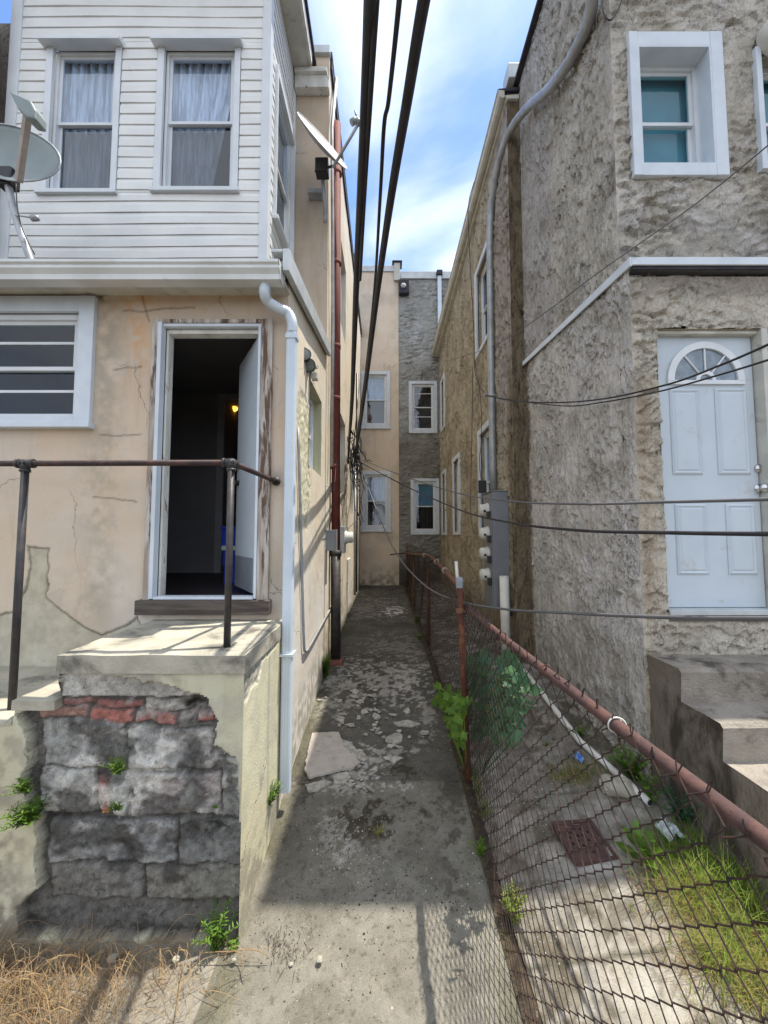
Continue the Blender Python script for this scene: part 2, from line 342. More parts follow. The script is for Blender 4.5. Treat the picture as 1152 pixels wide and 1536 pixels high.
# ---------------------------------------------------------------- wall panels
def panel(name, parent, mat, O, U, W, N, u0, u1, v0, v1, res=.05, holes=(), hfn=None, cfn=None, t=.2, vtop=None, split=None, edge=.04, back=True):
    """wall sheet as a fine grid with openings, reveals of depth t and an inner face. cfn(u,v,P)->rgb, hfn->height"""
    O, U, W, N = map(Vector, (O, U, W, N))
    def lines(a, b, k):
        L = list(np.linspace(a, b, max(2, int(round((b-a)/res))+1)))
        for h in holes:
            for q in (h[0], h[1]) if k == 0 else (h[2], h[3]):
                if a < q < b:
                    L = [x for x in L if abs(x-q) > res*.35 or x in (a, b)]+[q]
        return np.array(sorted(set(L)))
    us = lines(u0, u1, 0); vsn = lines(v0, v1, 1); nu, nv = len(us), len(vsn)
    uu, vv = np.meshgrid(us, vsn); uu = uu.ravel(); vv = vv.ravel()
    if vtop: vv = np.minimum(vv, vtop(uu))
    def pos(uu, vv, h): return (np.array(O)[None]+uu[:, None]*np.array(U)[None]+vv[:, None]*np.array(W)[None]+h[:, None]*np.array(N)[None])
    P0 = pos(uu, vv, np.zeros(len(uu)))
    h = hfn(uu, vv, P0) if hfn else np.zeros(len(uu))
    if hfn and edge:
        e = np.minimum(np.minimum(uu-u0, u1-uu), np.minimum(vv-v0, v1-vv))
        h = h*np.clip(e/edge, 0, 1)
    P = pos(uu, vv, h); col = cfn(uu, vv, P0) if cfn else np.ones((len(uu), 3))*.5
    i, j = np.meshgrid(np.arange(nu-1), np.arange(nv-1)); i = i.ravel(); j = j.ravel(); a = j*nu+i
    F4 = np.stack([a, a+1, a+nu+1, a+nu], 1)
    uc = (us[i]+us[i+1])/2; vc_ = (vsn[j]+vsn[j+1])/2; keep = np.ones(len(a), bool)
    for hh in holes: keep &= ~((uc > hh[0]) & (uc < hh[1]) & (vc_ > hh[2]) & (vc_ < hh[3]))
    F4 = F4[keep]
    flip = U.cross(W).dot(N) < 0
    if flip: F4 = F4[:, ::-1]
    def mk(nm, mt, faces, extra=True):
        used = np.unique(faces); mp_ = -np.ones(len(P), int); mp_[used] = np.arange(len(used))
        vs = [tuple(p) for p in P[used]]; fs = [tuple(r) for r in mp_[faces]]; cc = [tuple(c) for c in col[used]]
        ns = len(fs)
        if extra:
            def q(pts, c):
                o = len(vs); vs.extend(tuple(O+U*x[0]+W*x[1]+N*x[2]) for x in pts); fs.append((o, o+1, o+2, o+3)); cc.extend([c]*4)
            mc = tuple(col.mean(0))
            for hh in holes:
                x0, x1, y0, y1 = hh[:4]; c = hh[4] if len(hh) > 4 else mc
                q([(x0, y0, 0), (x0, y0, -t), (x0, y1, -t), (x0, y1, 0)], c); q([(x1, y0, 0), (x1, y1, 0), (x1, y1, -t), (x1, y0, -t)], c)
                q([(x0, y1, 0), (x0, y1, -t), (x1, y1, -t), (x1, y1, 0)], c); q([(x0, y0, 0), (x1, y0, 0), (x1, y0, -t), (x0, y0, -t)], c)
            if back:
                BU = sorted({u0, u1, *[x for hh in holes for x in hh[:2] if u0 < x < u1]}); BV = sorted({v0, v1, *[x for hh in holes for x in hh[2:4] if v0 < x < v1]})
                for m in range(len(BU)-1):
                    for n in range(len(BV)-1):
                        cu = (BU[m]+BU[m+1])/2; cv = (BV[n]+BV[n+1])/2
                        if any(hh[0] < cu < hh[1] and hh[2] < cv < hh[3] for hh in holes): continue
                        a0 = [BV[n], BV[n]] if not vtop else [min(BV[n], float(vtop(np.array([x]))[0])) for x in (BU[m], BU[m+1])]
                        a1 = [BV[n+1]]*2 if not vtop else [min(BV[n+1], float(vtop(np.array([x]))[0])) for x in (BU[m], BU[m+1])]
                        q([(BU[m], a0[0], -t), (BU[m+1], a0[1], -t), (BU[m+1], a1[1], -t), (BU[m], a1[0], -t)], mc)
        me = bpy.data.meshes.new(nm); me.from_pydata(vs, [], fs)
        at = me.color_attributes.new('Col', 'FLOAT_COLOR', 'POINT')
        at.data.foreach_set('color', np.concatenate([np.array(cc), np.ones((len(cc), 1))], 1).ravel())
        sm = np.zeros(len(fs), bool); sm[:ns] = True; me.polygons.foreach_set('use_smooth', sm)
        me.materials.append(mt); me.update(); o = bpy.data.objects.new(nm, me); COL.objects.link(o)
        if parent: o.parent = parent; o.matrix_parent_inverse = Matrix.Translation(-parent.location)
        return o
    if not split: return mk(name, mat, F4)
    fn, parts = split; ctr = P0[F4].mean(1); ids = fn(ctr)
    return [mk(nm, mt, F4[ids == k], extra=(k == 0)) for k, (nm, mt) in parts.items() if (ids == k).any()]
def const(c): return lambda u, v, P: np.tile(np.array(c, float), (len(u), 1))

def window(parent, fr, w, h, trim=.09, depth=.06, proud=.03, cas='white_trim', pane='glass', low=None, behind=None, back=.3, sill=True, split=.5, fw=.045, grid=None, mat='vinyl', trims=None, room=True):
    """double hung window. fr=(O,U,W,N) with O the lower-left corner of the opening on the wall face; glass recessed by depth"""
    fobj = MB(); tr = trims or (trim, trim, trim, trim)   # left right bottom top
    fobj.lbox(fr, -tr[0], 0, -tr[2], h+tr[3], -.02, proud); fobj.lbox(fr, w, w+tr[1], -tr[2], h+tr[3], -.02, proud)
    fobj.lbox(fr, 0, w, h, h+tr[3], -.02, proud-.003); fobj.lbox(fr, 0, w, -tr[2], 0, -.02, proud-.003)
    wn = fobj.build('window', M[cas], parent, bev=.004)
    k = MB(); d = -depth
    for a in ((0, fw, 0, h), (w-fw, w, 0, h), (fw, w-fw, h-fw, h), (fw, w-fw, 0, fw)): k.lbox(fr, *a, d-.06, d+.02)
    k.build('frame', M[mat], wn, bev=.003)
    m = h*split; s = .03
    for nm, y0, y1, dn in (('upper_sash', m-.015, h-fw, 0), ('lower_sash', fw, m+.015, -.025)):
        q = MB(); x0, x1 = fw, w-fw
        for a in ((x0, x0+s, y0, y1), (x1-s, x1, y0, y1), (x0+s, x1-s, y1-s, y1), (x0+s, x1-s, y0, y0+s)): q.lbox(fr, *a, d+dn-.022, d+dn-.001)
        if grid:
            for g in grid:
                if y0 < g*h < y1: q.lbox(fr, x0+s, x1-s, g*h-.01, g*h+.01, d+dn-.015, d+dn-.003)
        sh = q.build(nm, M[mat], wn)
        g = MB(); g.lbox(fr, x0+s, x1-s, y0+s, y1-s, d+dn-.014, d+dn-.010)
        pm = M[low] if (low and nm == 'lower_sash') else M[pane]
        g.build('pane', pm, wn)
    if sill: MB().lbox(fr, -tr[0]-.02, w+tr[1]+.02, -tr[2]-.03, -tr[2]+.012, -.01, proud+.03).build('sill', M[cas], wn, bev=.004)
    if behind:
        kind, frac, bm = behind; b = MB(); y0 = h*(1-frac); n = 40
        vs = []; fs = []
        for i in range(n+1):
            x = w*i/n; dz = (.03*math.sin(i*1.1)+.018*math.sin(i*2.7+1)) if kind == 'curtain' else 0
            sk_ = (.18*w*math.sin(i*.13)) if kind == 'curtain2' else 0
            if kind == 'curtain2': dz = .02*math.sin(i*1.3)+.01*math.sin(i*.6)
            vs += [tuple(fr[0]+fr[1]*(x if kind != 'curtain2' else x*.62)+fr[2]*y0+fr[3]*(d-.085+dz)), tuple(fr[0]+fr[1]*x+fr[2]*h+fr[3]*(d-.085+dz))]
        for i in range(n): fs.append((2*i, 2*i+2, 2*i+3, 2*i+1))
        b.add(vs, fs, True).build('curtain' if 'curt' in kind else 'blind', M[bm], wn)
    if room:
        r = MB(); O, U, W, N = fr; z0 = d-.061; zb = z0-back
        vs = [O+U*a+W*b+N*c for c in (z0, zb) for b in (0, h) for a in (0, w)]
        r.add(vs, [(4, 5, 7, 6), (0, 1, 5, 4), (2, 6, 7, 3), (0, 4, 6, 2), (1, 3, 7, 5)]).build('room_lining', M['dark'], wn)
    return wn
# ---------------------------------------------------------------- ground
def gl(Y): return np.interp(Y, [-6, 0, 2.1, 2.95, 5.1, 12], [-.30, -.12, -.03, .13, .34, .51])
def gr(Y): return np.interp(Y, [-6, 0, 1.5, 2.7, 3.4, 5.8, 12], [-.25, -.03, .09, .24, .30, .50, .66])
def gside(X, Y): t = np.clip((X-.66)/1.2, 0, 1); return (gl(Y)+.03)*(1-t)+gr(Y)*t
def gz(x, y): return float(gl(np.array(y))) if x < .66 else float(gside(np.array(x), np.array(y)))
XL, YF, XR, XW, YFAR = -.73, 2.9, 1.88, 1.72, 12.0

def conc(name, sc=1.0, rough=.88):
    t = NT(name); c = t.vcol()
    a = t.noise(t.pos, 2.3, 6, .65, .6); b = t.noise(t.pos, 11, 6, .7); s = t.noise(t.pos, 260, 2)
    c = t.mix(t.rng(a, .38, .66), c, t.mix(1, c, (.70, .69, .67), 'MULTIPLY'))
    c = t.mix(t.rng(b, .5, .75, 0, .7), c, t.mix(1, c, (1.35, 1.33, 1.3), 'MULTIPLY'))
    c = t.mix(t.rng(t.noise(t.pos, 26, 7, .75), .52, .64, 0, .75), c, t.mix(1, c, (.5, .485, .46), 'MULTIPLY'))
    c = t.mix(t.rng(s, .5, .68, 0, .6), c, t.mix(1, c, (1.6, 1.57, 1.5), 'MULTIPLY')); c = t.mix(t.rng(t.noise(t.pos, 120, 3, .6), .56, .66, 0, .5), c, t.mix(1, c, (.5, .49, .47), 'MULTIPLY'))
    pb = t.voro(t.pos, 55, 'F1', ('Distance', 'Color')); sp = t.n('ShaderNodeSeparateColor'); t.l(pb[1], sp.inputs[0])
    peb = t.math('MULTIPLY', t.rng(pb[0], .2, .3, 1, 0), t.rng(sp.outputs[0], .90, .93))
    c = t.mix(t.math('MULTIPLY', peb, .35), c, (.42, .39, .34))
    w = t.vm('ADD', t.pos, t.vm('SCALE', t.noise(t.pos, 4, 4, .6, 0, True), .3))
    ck = t.math('MULTIPLY', t.rng(t.voro(w, .8, 'DISTANCE_TO_EDGE'), 0, .007, 1, 0), t.rng(t.noise(t.pos, .8, 2), .60, .66))
    c = t.mix(t.math('MULTIPLY', ck, .7), c, (.03, .028, .025))
    h = t.math('ADD', t.math('MULTIPLY', b, .6), t.math('MULTIPLY', s, .35)); h = t.math('ADD', h, t.math('MULTIPLY', peb, .4)); h = t.math('SUBTRACT', h, ck)
    return t.done(c, t.rng(a, .3, .6, rough-.18, rough), t.bump(h, .7, .007), spec=.25)
M['conc'] = conc('old_concrete')
def alleycol(u, v, P):
    x, y = proj(P); Y = P[:, 1]; X = P[:, 0]
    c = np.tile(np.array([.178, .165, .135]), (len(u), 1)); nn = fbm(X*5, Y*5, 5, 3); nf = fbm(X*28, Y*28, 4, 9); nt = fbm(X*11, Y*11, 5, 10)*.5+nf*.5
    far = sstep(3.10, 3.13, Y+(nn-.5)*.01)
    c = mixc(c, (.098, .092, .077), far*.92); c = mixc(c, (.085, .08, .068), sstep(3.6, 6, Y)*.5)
    # mortar dust, gravel bed, moss heaps
    for (cx, cy, rx, ry, col, k) in ((575, 1060, 85, 30, (.33, .31, .28), .85), (600, 1010, 50, 20, (.22, .20, .175), .55), (545, 1175, 75, 22, (.32, .30, .27), .8), (548, 1205, 70, 26, (.36, .35, .32), .8), (515, 1270, 55, 34, (.33, .31, .28), .8), (640, 1110, 14, 40, (.30, .28, .25), .6), (560, 940, 60, 20, (.2, .19, .17), .7),
                                     (562, 1258, 60, 40, (.065, .055, .04), .9), (560, 1250, 30, 18, (.05, .042, .03), .95), (608, 1190, 30, 13, (.05, .042, .03), .95), (450, 1190, 25, 60, (.07, .065, .055), .8), (680, 1230, 26, 90, (.08, .07, .055), .7), (600, 1330, 40, 16, (.10, .09, .07), .6), (590, 949, 16, 7, (.55, .53, .49), .8), (598, 1300, 60, 30, (.14, .13, .11), .5),
                                     (440, 1290, 50, 60, (.15, .14, .12), .6), (490, 1075, 40, 40, (.30, .28, .25), .5)):
        bl = blob(x, y, cx, cy, rx*1.25, ry*1.25); m = k*sstep(.57, .66, nt+.16*bl-.08*(1-bl))*sstep(.05, .35, bl); c = mixc(c, col, np.clip(m*1.3, 0, 1))
    c = mixc(c, (.10, .095, .06), np.clip(blob(X, Y, -.73, 4, .10, 9)+blob(X, Y, .60, 4, .09, 9), 0, 1)*sstep(.35, .6, nn)*.8)
    joint = np.exp(-((Y-3.11-.01*nn)/.008)**2); c = mixc(c, (.09, .08, .07), joint*.8)
    j2 = np.exp(-((Y-5.6)/.012)**2); c = mixc(c, (.05, .05, .045), j2*.7)
    c *= (.82+.36*nf)[:, None]
    return c
def alleyh(u, v, P):
    X, Y = P[:, 0], P[:, 1]; return gl(Y)+.012*(fbm(X*3, Y*3, 3, 5)-.5)-.008*np.exp(-((Y-3.11)/.01)**2)-.03*blob(X, Y, 0, 2.6, .5, .5)*0
FLAT = ((0, 0, 0), (1, 0, 0), (0, 1, 0), (0, 0, 1))
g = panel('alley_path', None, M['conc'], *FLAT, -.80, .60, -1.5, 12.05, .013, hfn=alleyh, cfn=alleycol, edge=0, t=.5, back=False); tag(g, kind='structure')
def yardcol(u, v, P):
    X, Y = P[:, 0], P[:, 1]; n = fbm(X*4, Y*4, 5, 21)
    c = np.tile(np.array([.25, .23, .19]), (len(u), 1)); return mixc(c, (.15, .12, .08), sstep(.42, .6, n)*sstep(-.9, -1.1, X)*.9)
g = panel('front_pavement', None, M['conc'], *FLAT, -6, -.80, -1.5, 2.3, .06, hfn=lambda u, v, P: gl(P[:, 1])+.02*(fbm(P[:, 0]*2, P[:, 1]*2, 3, 6)-.5)*sstep(-.8, -1, P[:, 0]), cfn=yardcol, edge=0, t=.5, back=False); tag(g, kind='structure')
def sidecol(u, v, P):
    X, Y = P[:, 0], P[:, 1]; x, y = proj(P); n = fbm(X*5, Y*5, 5, 31); nf = fbm(X*22, Y*22, 4, 33)
    c = np.tile(np.array([.23, .215, .185]), (len(u), 1))
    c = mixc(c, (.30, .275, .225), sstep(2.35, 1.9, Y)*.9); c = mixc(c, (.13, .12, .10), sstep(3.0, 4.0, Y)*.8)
    c = mixc(c, (.10, .085, .055), sstep(.5, .62, n)*.55); c = mixc(c, (.07, .06, .04), sstep(.50, .60, nf*.6+n*.4)*.7); c = mixc(c, (.36, .34, .30), sstep(.56, .62, fbm(X*14, Y*14, 5, 35))*.6)
    c = mixc(c, (.44, .42, .38), blob(x, y, 905, 1330, 60, 16)*.7+blob(x, y, 800, 1090, 50, 10)*.5)
    for a, b in ((1.95, 0), (2.85, .1), (1.1, .05)):
        c = mixc(c, (.05, .05, .03), np.exp(-((Y-a-b*(X-1)-.03*(n-.5))/.012)**2)*.8)
    return c*(.78+.44*nf)[:, None]
def sideh(u, v, P):
    X, Y = P[:, 0], P[:, 1]; return gside(X, Y)+.03*(fbm(X*2.2, Y*2.2, 3, 15)-.5)
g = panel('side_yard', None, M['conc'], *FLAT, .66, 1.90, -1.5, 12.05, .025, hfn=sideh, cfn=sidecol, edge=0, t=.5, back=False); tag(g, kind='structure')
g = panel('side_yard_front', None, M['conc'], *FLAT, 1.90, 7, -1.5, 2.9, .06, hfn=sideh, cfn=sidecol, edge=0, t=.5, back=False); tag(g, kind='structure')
M['earth'] = simple('dark_earth', (.075, .055, .035), (.035, .028, .02), 22, .95, 50, 1.0, .02, dirt=(.17, .13, .09), dsc=30, dth=(.6, .66))
def kh(u, v, P): X, Y = P[:, 0], P[:, 1]; return gl(Y)+.035*np.cos((X-.63)/.05*1.2)*fbm(X*20, Y*9, 4, 41)*1.6-.004
g = panel('soil_strip', None, M['earth'], *FLAT, .585, .675, -1.5, 12.05, .012, hfn=kh, edge=0, t=.5, back=False); tag(g, kind='structure')
b = MB(); b.add([(-200, -200, -.55), (200, -200, -.55), (200, 200, -.55), (-200, 200, -.55)], [(0, 1, 2, 3)]); tag(b.build('ground', M['earth']), kind='structure')

# ---------------------------------------------------------------- left house
LH = empty('rendered_house', (-2.5, YF, .2), 'peach rendered house with white sided upper bay and open door, left of the alley', 'house')
PEACH = (.60, .49, .385)
def px2u(x, y, Y): p = PY(x, y, Y); return p.x, p.z
dl = PY(224, 700, YF).x; dr = PY(407, 700, YF).x; dt = PY(300, 481, YF).z; db = PY(300, 916, YF).z       # door rough opening
wr = PY(119, 560, YF).x; wt = PY(60, 470, YF).z; wb = PY(60, 632, YF).z; wl_ = wr-1.05
peelpoly = [(40, 818), (74, 822), (71, 897), (94, 916), (126, 940), (153, 952), (180, 940), (208, 925), (215, 1120), (-90, 1120), (-90, 930), (0, 922), (20, 915), (38, 880), (45, 850)]
def facmask(P):
    return facd(P) < 0
def facd(P):
    x, y = proj(P); n = (fbm(P[:, 0]*14, P[:, 2]*14, 4, 2)-.5)*9
    return pdist(x+n, y+n*.6, peelpoly)
def faccol(u, v, P):
    x, y = proj(P); n = fbm(u*4, v*4, 5, 4); nf = fbm(u*16, v*16, 4, 8)
    c = np.tile(np.array(PEACH), (len(u), 1))
    c = mixc(c, (.56, .49, .42), sstep(.35, .7, n)*.7)
    c = mixc(c, (.66, .60, .52), sstep(600, 900, y)*.55)
    s = np.clip(blob(x, y, 160, 520, 26, 130)*.9+blob(x, y, 150, 760, 30, 120)*.7+blob(x, y, 120, 900, 70, 45)*.5, 0, 1)*sstep(.3, .65, nf*.5+n*.5)
    c = mixc(c, (.29, .27, .22), s*.8)
    c = mixc(c, (.62, .36, .19), np.clip(blob(x, y, 207, 510, 16, 60)+blob(x, y, 190, 450, 40, 14)+blob(x, y, 320, 445, 120, 10)*.5, 0, 1)*sstep(.35, .6, nf)*.7)
    c = mixc(c, (.06, .08, .04), np.clip(blob(x, y, 153, 437, 10, 12)*1.4, 0, 1)*sstep(.3, .5, nf))
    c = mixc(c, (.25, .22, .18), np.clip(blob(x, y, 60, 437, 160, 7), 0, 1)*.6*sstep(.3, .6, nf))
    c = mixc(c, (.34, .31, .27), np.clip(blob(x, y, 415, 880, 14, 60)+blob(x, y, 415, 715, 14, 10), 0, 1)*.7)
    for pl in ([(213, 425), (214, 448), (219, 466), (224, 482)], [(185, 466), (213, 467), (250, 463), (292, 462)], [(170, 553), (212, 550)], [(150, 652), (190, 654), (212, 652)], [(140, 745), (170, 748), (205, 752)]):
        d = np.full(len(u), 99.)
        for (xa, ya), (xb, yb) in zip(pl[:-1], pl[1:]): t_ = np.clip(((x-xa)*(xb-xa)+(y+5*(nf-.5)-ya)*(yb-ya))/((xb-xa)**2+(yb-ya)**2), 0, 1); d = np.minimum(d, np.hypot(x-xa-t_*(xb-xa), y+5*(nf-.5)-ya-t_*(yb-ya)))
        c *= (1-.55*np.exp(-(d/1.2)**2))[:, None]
    m = facmask(P); c[m] = np.array([.50, .475, .39])*(.75+.5*nf[m])[:, None]
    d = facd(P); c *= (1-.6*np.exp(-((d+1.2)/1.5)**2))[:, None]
    return c
def fach(u, v, P):
    m = facmask(P); h = .006*(fbm(u*2.5, v*2.5, 3, 3)-.5)
    return h+np.where(m, -.014+.012*fbm(u*20, v*9, 4, 5), 0)
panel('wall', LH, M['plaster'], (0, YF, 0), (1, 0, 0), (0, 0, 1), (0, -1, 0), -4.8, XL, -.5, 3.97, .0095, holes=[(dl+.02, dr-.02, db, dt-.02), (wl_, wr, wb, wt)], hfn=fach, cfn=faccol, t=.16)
# side wall of the lean-to, window opening with reveals
sy0, sy1 = PX(463.5, 640, XL).y, PX(482, 640, XL).y; sz1 = PX(463, 563, XL).z; sz0 = PX(474, 708, XL).z
roughpoly = [(446, 598), (451, 582), (458, 592), (464, 612), (464, 700), (466, 745), (461, 800), (452, 760), (444, 640)]
def sidemask(P): x, y = proj(P); return inpoly(x+(vn(P[:, 1]*20, P[:, 2]*20, 1)-.5)*3, y+(vn(P[:, 1]*14, P[:, 2]*14, 2)-.5)*8, roughpoly)
def sidewcol(u, v, P):
    n = fbm(u*3, v*3, 5, 44); nf = fbm(u*15, v*15, 4, 45); c = np.tile(np.array([.74, .665, .55]), (len(u), 1))
    c = mixc(c, (.68, .65, .57), sstep(.4, .7, n)*.7); c = mixc(c, (.62, .61, .60), sstep(2.4, 1.2, v)*.55)
    c = mixc(c, (.35, .33, .28), sstep(.6, .3, v-gl(u))*sstep(.35, .6, nf)*.8)
    m = sidemask(P); c[m] = np.array([.60, .58, .44])*(.55+.9*nf[m])[:, None]; return c
def sidewh(u, v, P): return .010*(fbm(u*3, v*3, 3, 46)-.5)+np.where(sidemask(P), -.014+.016*fbm(u*40, v*40, 3, 47), 0)
shed = lambda Y: 3.985+(Y-2.9)*.175
panel('wall', LH, M['plaster'], (XL, 0, 0), (0, 1, 0), (0, 0, 1), (1, 0, 0), YF, 4.85, -.5, 4.35, .015, holes=[(sy0, sy1, sz0, sz1, (.46, .47, .33))], hfn=sidewh, cfn=sidewcol, t=.16, vtop=lambda u: shed(u)-.02)
sfr = (V(XL, sy0, sz0), V(0, 1, 0), V(0, 0, 1), V(1, 0, 0))
window(LH, sfr, sy1-sy0, sz1-sz0, trims=(-.001, -.001, -.001, -.001), depth=.11, proud=-.03, sill=False, cas='greenwood', behind=('curtain', 1, 'curtain'), fw=.035)
# main wing wall further back
wy0, wy1 = 6.35, 7.25; wz0, wz1 = 2.75, 4.05
def wingcol(u, v, P):
    n = fbm(u*2.5, v*2.5, 5, 54); nf = fbm(u*12, v*12, 4, 55); c = np.tile(np.array([.74, .665, .545]), (len(u), 1))
    c = mixc(c, (.68, .64, .55), sstep(.4, .7, n)*.7)
    c = mixc(c, (.34, .33, .25), np.clip(blob(u, v, 6.0, 2.9, .55, .9)+blob(u, v, 7.8, 3.0, .5, 1.2)*.7, 0, 1)*sstep(.35, .55, nf)*.8)
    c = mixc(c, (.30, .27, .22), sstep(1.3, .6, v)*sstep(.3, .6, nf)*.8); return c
XM = -.725
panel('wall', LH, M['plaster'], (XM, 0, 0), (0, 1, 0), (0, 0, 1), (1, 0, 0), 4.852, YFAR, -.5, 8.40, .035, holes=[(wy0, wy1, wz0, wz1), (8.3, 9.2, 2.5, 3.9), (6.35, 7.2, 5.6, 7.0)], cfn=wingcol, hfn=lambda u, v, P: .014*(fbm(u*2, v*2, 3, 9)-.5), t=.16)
for (a, b, c, d) in ((wy0, wy1, wz0, wz1), (8.3, 9.2, 2.5, 3.9), (6.35, 7.2, 5.6, 7.0)):
    window(LH, (V(XM, a, c), V(0, 1, 0), V(0, 0, 1), V(1, 0, 0)), b-a, d-c, trims=(-.001,)*4, proud=-.03, depth=.10, sill=False, behind=('blind', .6, 'blind'))
panel('wall', LH, M['plaster'], (0, 4.85, 0), (1, 0, 0), (0, 0, 1), (0, -1, 0), -4.8, XM, 4.0, 8.4, .04, cfn=lambda u, v, P: mixc(const((.56, .47, .38))(u, v, P), (.42, .38, .33), sstep(.45, .7, fbm(u*5, v*1.5, 5, 61))*.6), t=.16)
b = MB(); b.box(-4.8, XM+.02, 4.86, 12.1, 8.40, 8.45); b.box(-4.8, XM+.03, 4.90, 12.1, 8.455, 8.50); b.build('roof', M['roofdark'], LH, bev=.006)
b = MB(); b.box(-.98, XM+.01, 4.80, 4.88, 8.36, 8.47); b.build('metal_cap', M['aluflash'], LH, bev=.006)
b = MB(); b.box(XM+.004, XM+.03, 4.9, 12, 8.25, 8.39); b.build('fascia', M['roofdark'], LH)
# lean-to roof and its edge flashing, gutter and soffit
def sl(Y, o=0): return shed(Y)+o
b = MB(); b.prism([(-4.8, 2.735, sl(2.735, -.04)), (-4.8, 4.85, sl(4.85, 0)), (-4.8, 4.85, sl(4.85, .05)), (-4.8, 2.735, sl(2.735, -.005))], (4.8-.72, 0, 0)); b.build('roof', M['roofdark'], LH)
b = MB(); b.prism([(-.715, 2.66, sl(2.66, -.075)), (-.715, 4.846, sl(4.85, -.06)), (-.715, 4.846, sl(4.85, .085)), (-.715, 2.66, sl(2.66, .085))], (.045, 0, 0))
b.prism([(-.80, 2.66, sl(2.66, .06)), (-.80, 4.846, sl(4.85, .06)), (-.80, 4.846, sl(4.85, .082)), (-.80, 2.66, sl(2.66, .082))], (.084, 0, 0)); b.build('flashing', M['aluflash'], LH, bev=.004)
zg = PY(200, 388, 2.60).z; xe = PY(418, 400, 2.60).x
prof = [(2.60, zg), (2.60, zg-.02), (2.615, zg-.03), (2.61, zg-.055), (2.635, zg-.085), (2.64, zg-.12), (2.73, zg-.12), (2.73, zg-.005), (2.715, zg-.005), (2.715, zg-.105), (2.655, zg-.105), (2.65, zg-.08), (2.628, zg-.05), (2.63, zg-.02), (2.618, zg)]
b = MB(); b.prism([(-4.8, y, z) for y, z in prof], (4.8+xe, 0, 0)); b.prism([(xe-.004, y, z) for y, z in prof[:8]], (.006, 0, 0)); gu = b.build('gutter', M['gutter'], LH)
b = MB(); b.box(-4.8, XL+.01, 2.735, 2.899, 3.835, 3.85); b.box(-4.8, XL+.012, 2.735, 2.75, 3.851, 3.99); b.build('soffit', M['soffit'], LH)
# downspout with elbows
dY = 2.82
pts = [PY(398, 424, 2.70), PY(397, 440, 2.71), PY(402, 452, 2.75), PY(418, 463, 2.79), PY(432, 470, dY), PY(438, 484, dY), PY(438, 500, dY)]
pts[0].z = zg-.11; low = PY(438, 1186, dY); top = pts[-1]; top.x = -.68; low.x = -.68
b = MB(); sp_ = smooth_pts(pts[:-1]+[V(-.68, dY, top.z+.0)], 8)
b.tube(sp_, [.036*(1+.13*(i % 2)) for i in range(len(sp_))], 10)
def rtube(b, x, y, z0, z1, a, c): # fluted rectangular pipe
    pr = []
    for k in range(24):
        g_ = 2*math.pi*k/24; q = 1/max(abs(math.cos(g_)), abs(math.sin(g_))); q = min(q, 1.28); q *= (.95 if k % 2 else 1)
        pr.append((x+a*q*math.cos(g_), y+c*q*math.sin(g_), z0))
    b.prism(pr, (0, 0, z1-z0))
rtube(b, -.68, dY, low.z, top.z, .037, .030)
ds = b.build('downspout', M['downspout'], LH)
b = MB(); zz = PY(438, 981, dY).z; b.box(-.735, -.632, dY-.045, dY+.07, zz-.008, zz+.008); b.build('strap', M['downspout'], ds)
b = MB(); b.box(-.72, -.636, dY-.036, dY+.036, top.z-.05, top.z-.02); b.build('collar', M['downspout'], ds)

# lower left window
fr = (V(wl_, YF, wb), V(1, 0, 0), V(0, 0, 1), V(0, -1, 0))
window(LH, fr, wr-wl_, wt-wb, trims=(.11, .115, .03, .12), proud=.035, depth=.03, cas='white_trim', split=.50, grid=(.30, .74), back=1.2, pane='tealglass')
# door frame, threshold, storm frame, leaf
b = MB(); y0 = YF-.03
b.box(dl, dl+.05, y0, YF+.13, db, dt); b.box(dr-.085, dr, y0, YF+.13, db, dt); b.box(dl+.05, dr-.085, y0+.003, YF+.13, dt-.03, dt)
dfm = b.build('door_frame', M['peeling'], LH, bev=.004)
b = MB(); b.box(dl+.051, dl+.08, YF-.045, YF+.02, db+.09, dt-.032); b.box(dl+.08, dr-.086, YF-.02, YF+.02, dt-.055, dt-.032); b.box(dr-.105, dr-.086, YF-.035, YF+.02, db+.09, dt-.056)
b.box(dl+.081, dr-.106, YF-.04, YF+.05, db+.085, db+.105); b.build('storm_door_frame', M['white_trim'], dfm, bev=.003)
b = MB(); b.box(dl+.081, dl+.098, YF+.025, YF+.10, db+.1, dt-.056); b.box(dl+.099, dr-.106, YF+.022, YF+.10, dt-.09, dt-.056); b.build('door_jamb', M['old_white'], dfm, bev=.003)
b = MB(); b.box(dl-.03, dr+.02, YF-.07, YF+.14, db-.02, db+.083); b.build('threshold', M['darkwood'], dfm, bev=.006)
hx, hy = dr-.115, YF+.06; ang = math.atan2(.84, -.54); L = .63
du = V(math.cos(ang), math.sin(ang), 0); dn = V(-du.y, du.x, 0)
df = (V(hx, hy, db+.115), du, V(0, 0, 1), dn); H_ = dt-.095-(db+.115)
b = MB(); b.lbox(df, 0, L, 0, H_, -.02, .02); leaf = b.build('door', M['door'], LH, bev=.003)
b = MB(); b.lbox(df, .02, L-.02, .0, .26, .0205, .0235); b.build('kick_plate', M['kick'], leaf)
for zz in (1.0, .86): b = MB(); b.lathe(df[0]+du*(L-.07)+V(0, 0, zz*H_/1.9), dn, [(.0, .06), (.022, .058), (.028, .045), (.02, .03), (.012, .02), (.03, .02), (.03, 0)], 12); b.build('door_knob', M['black'], leaf)
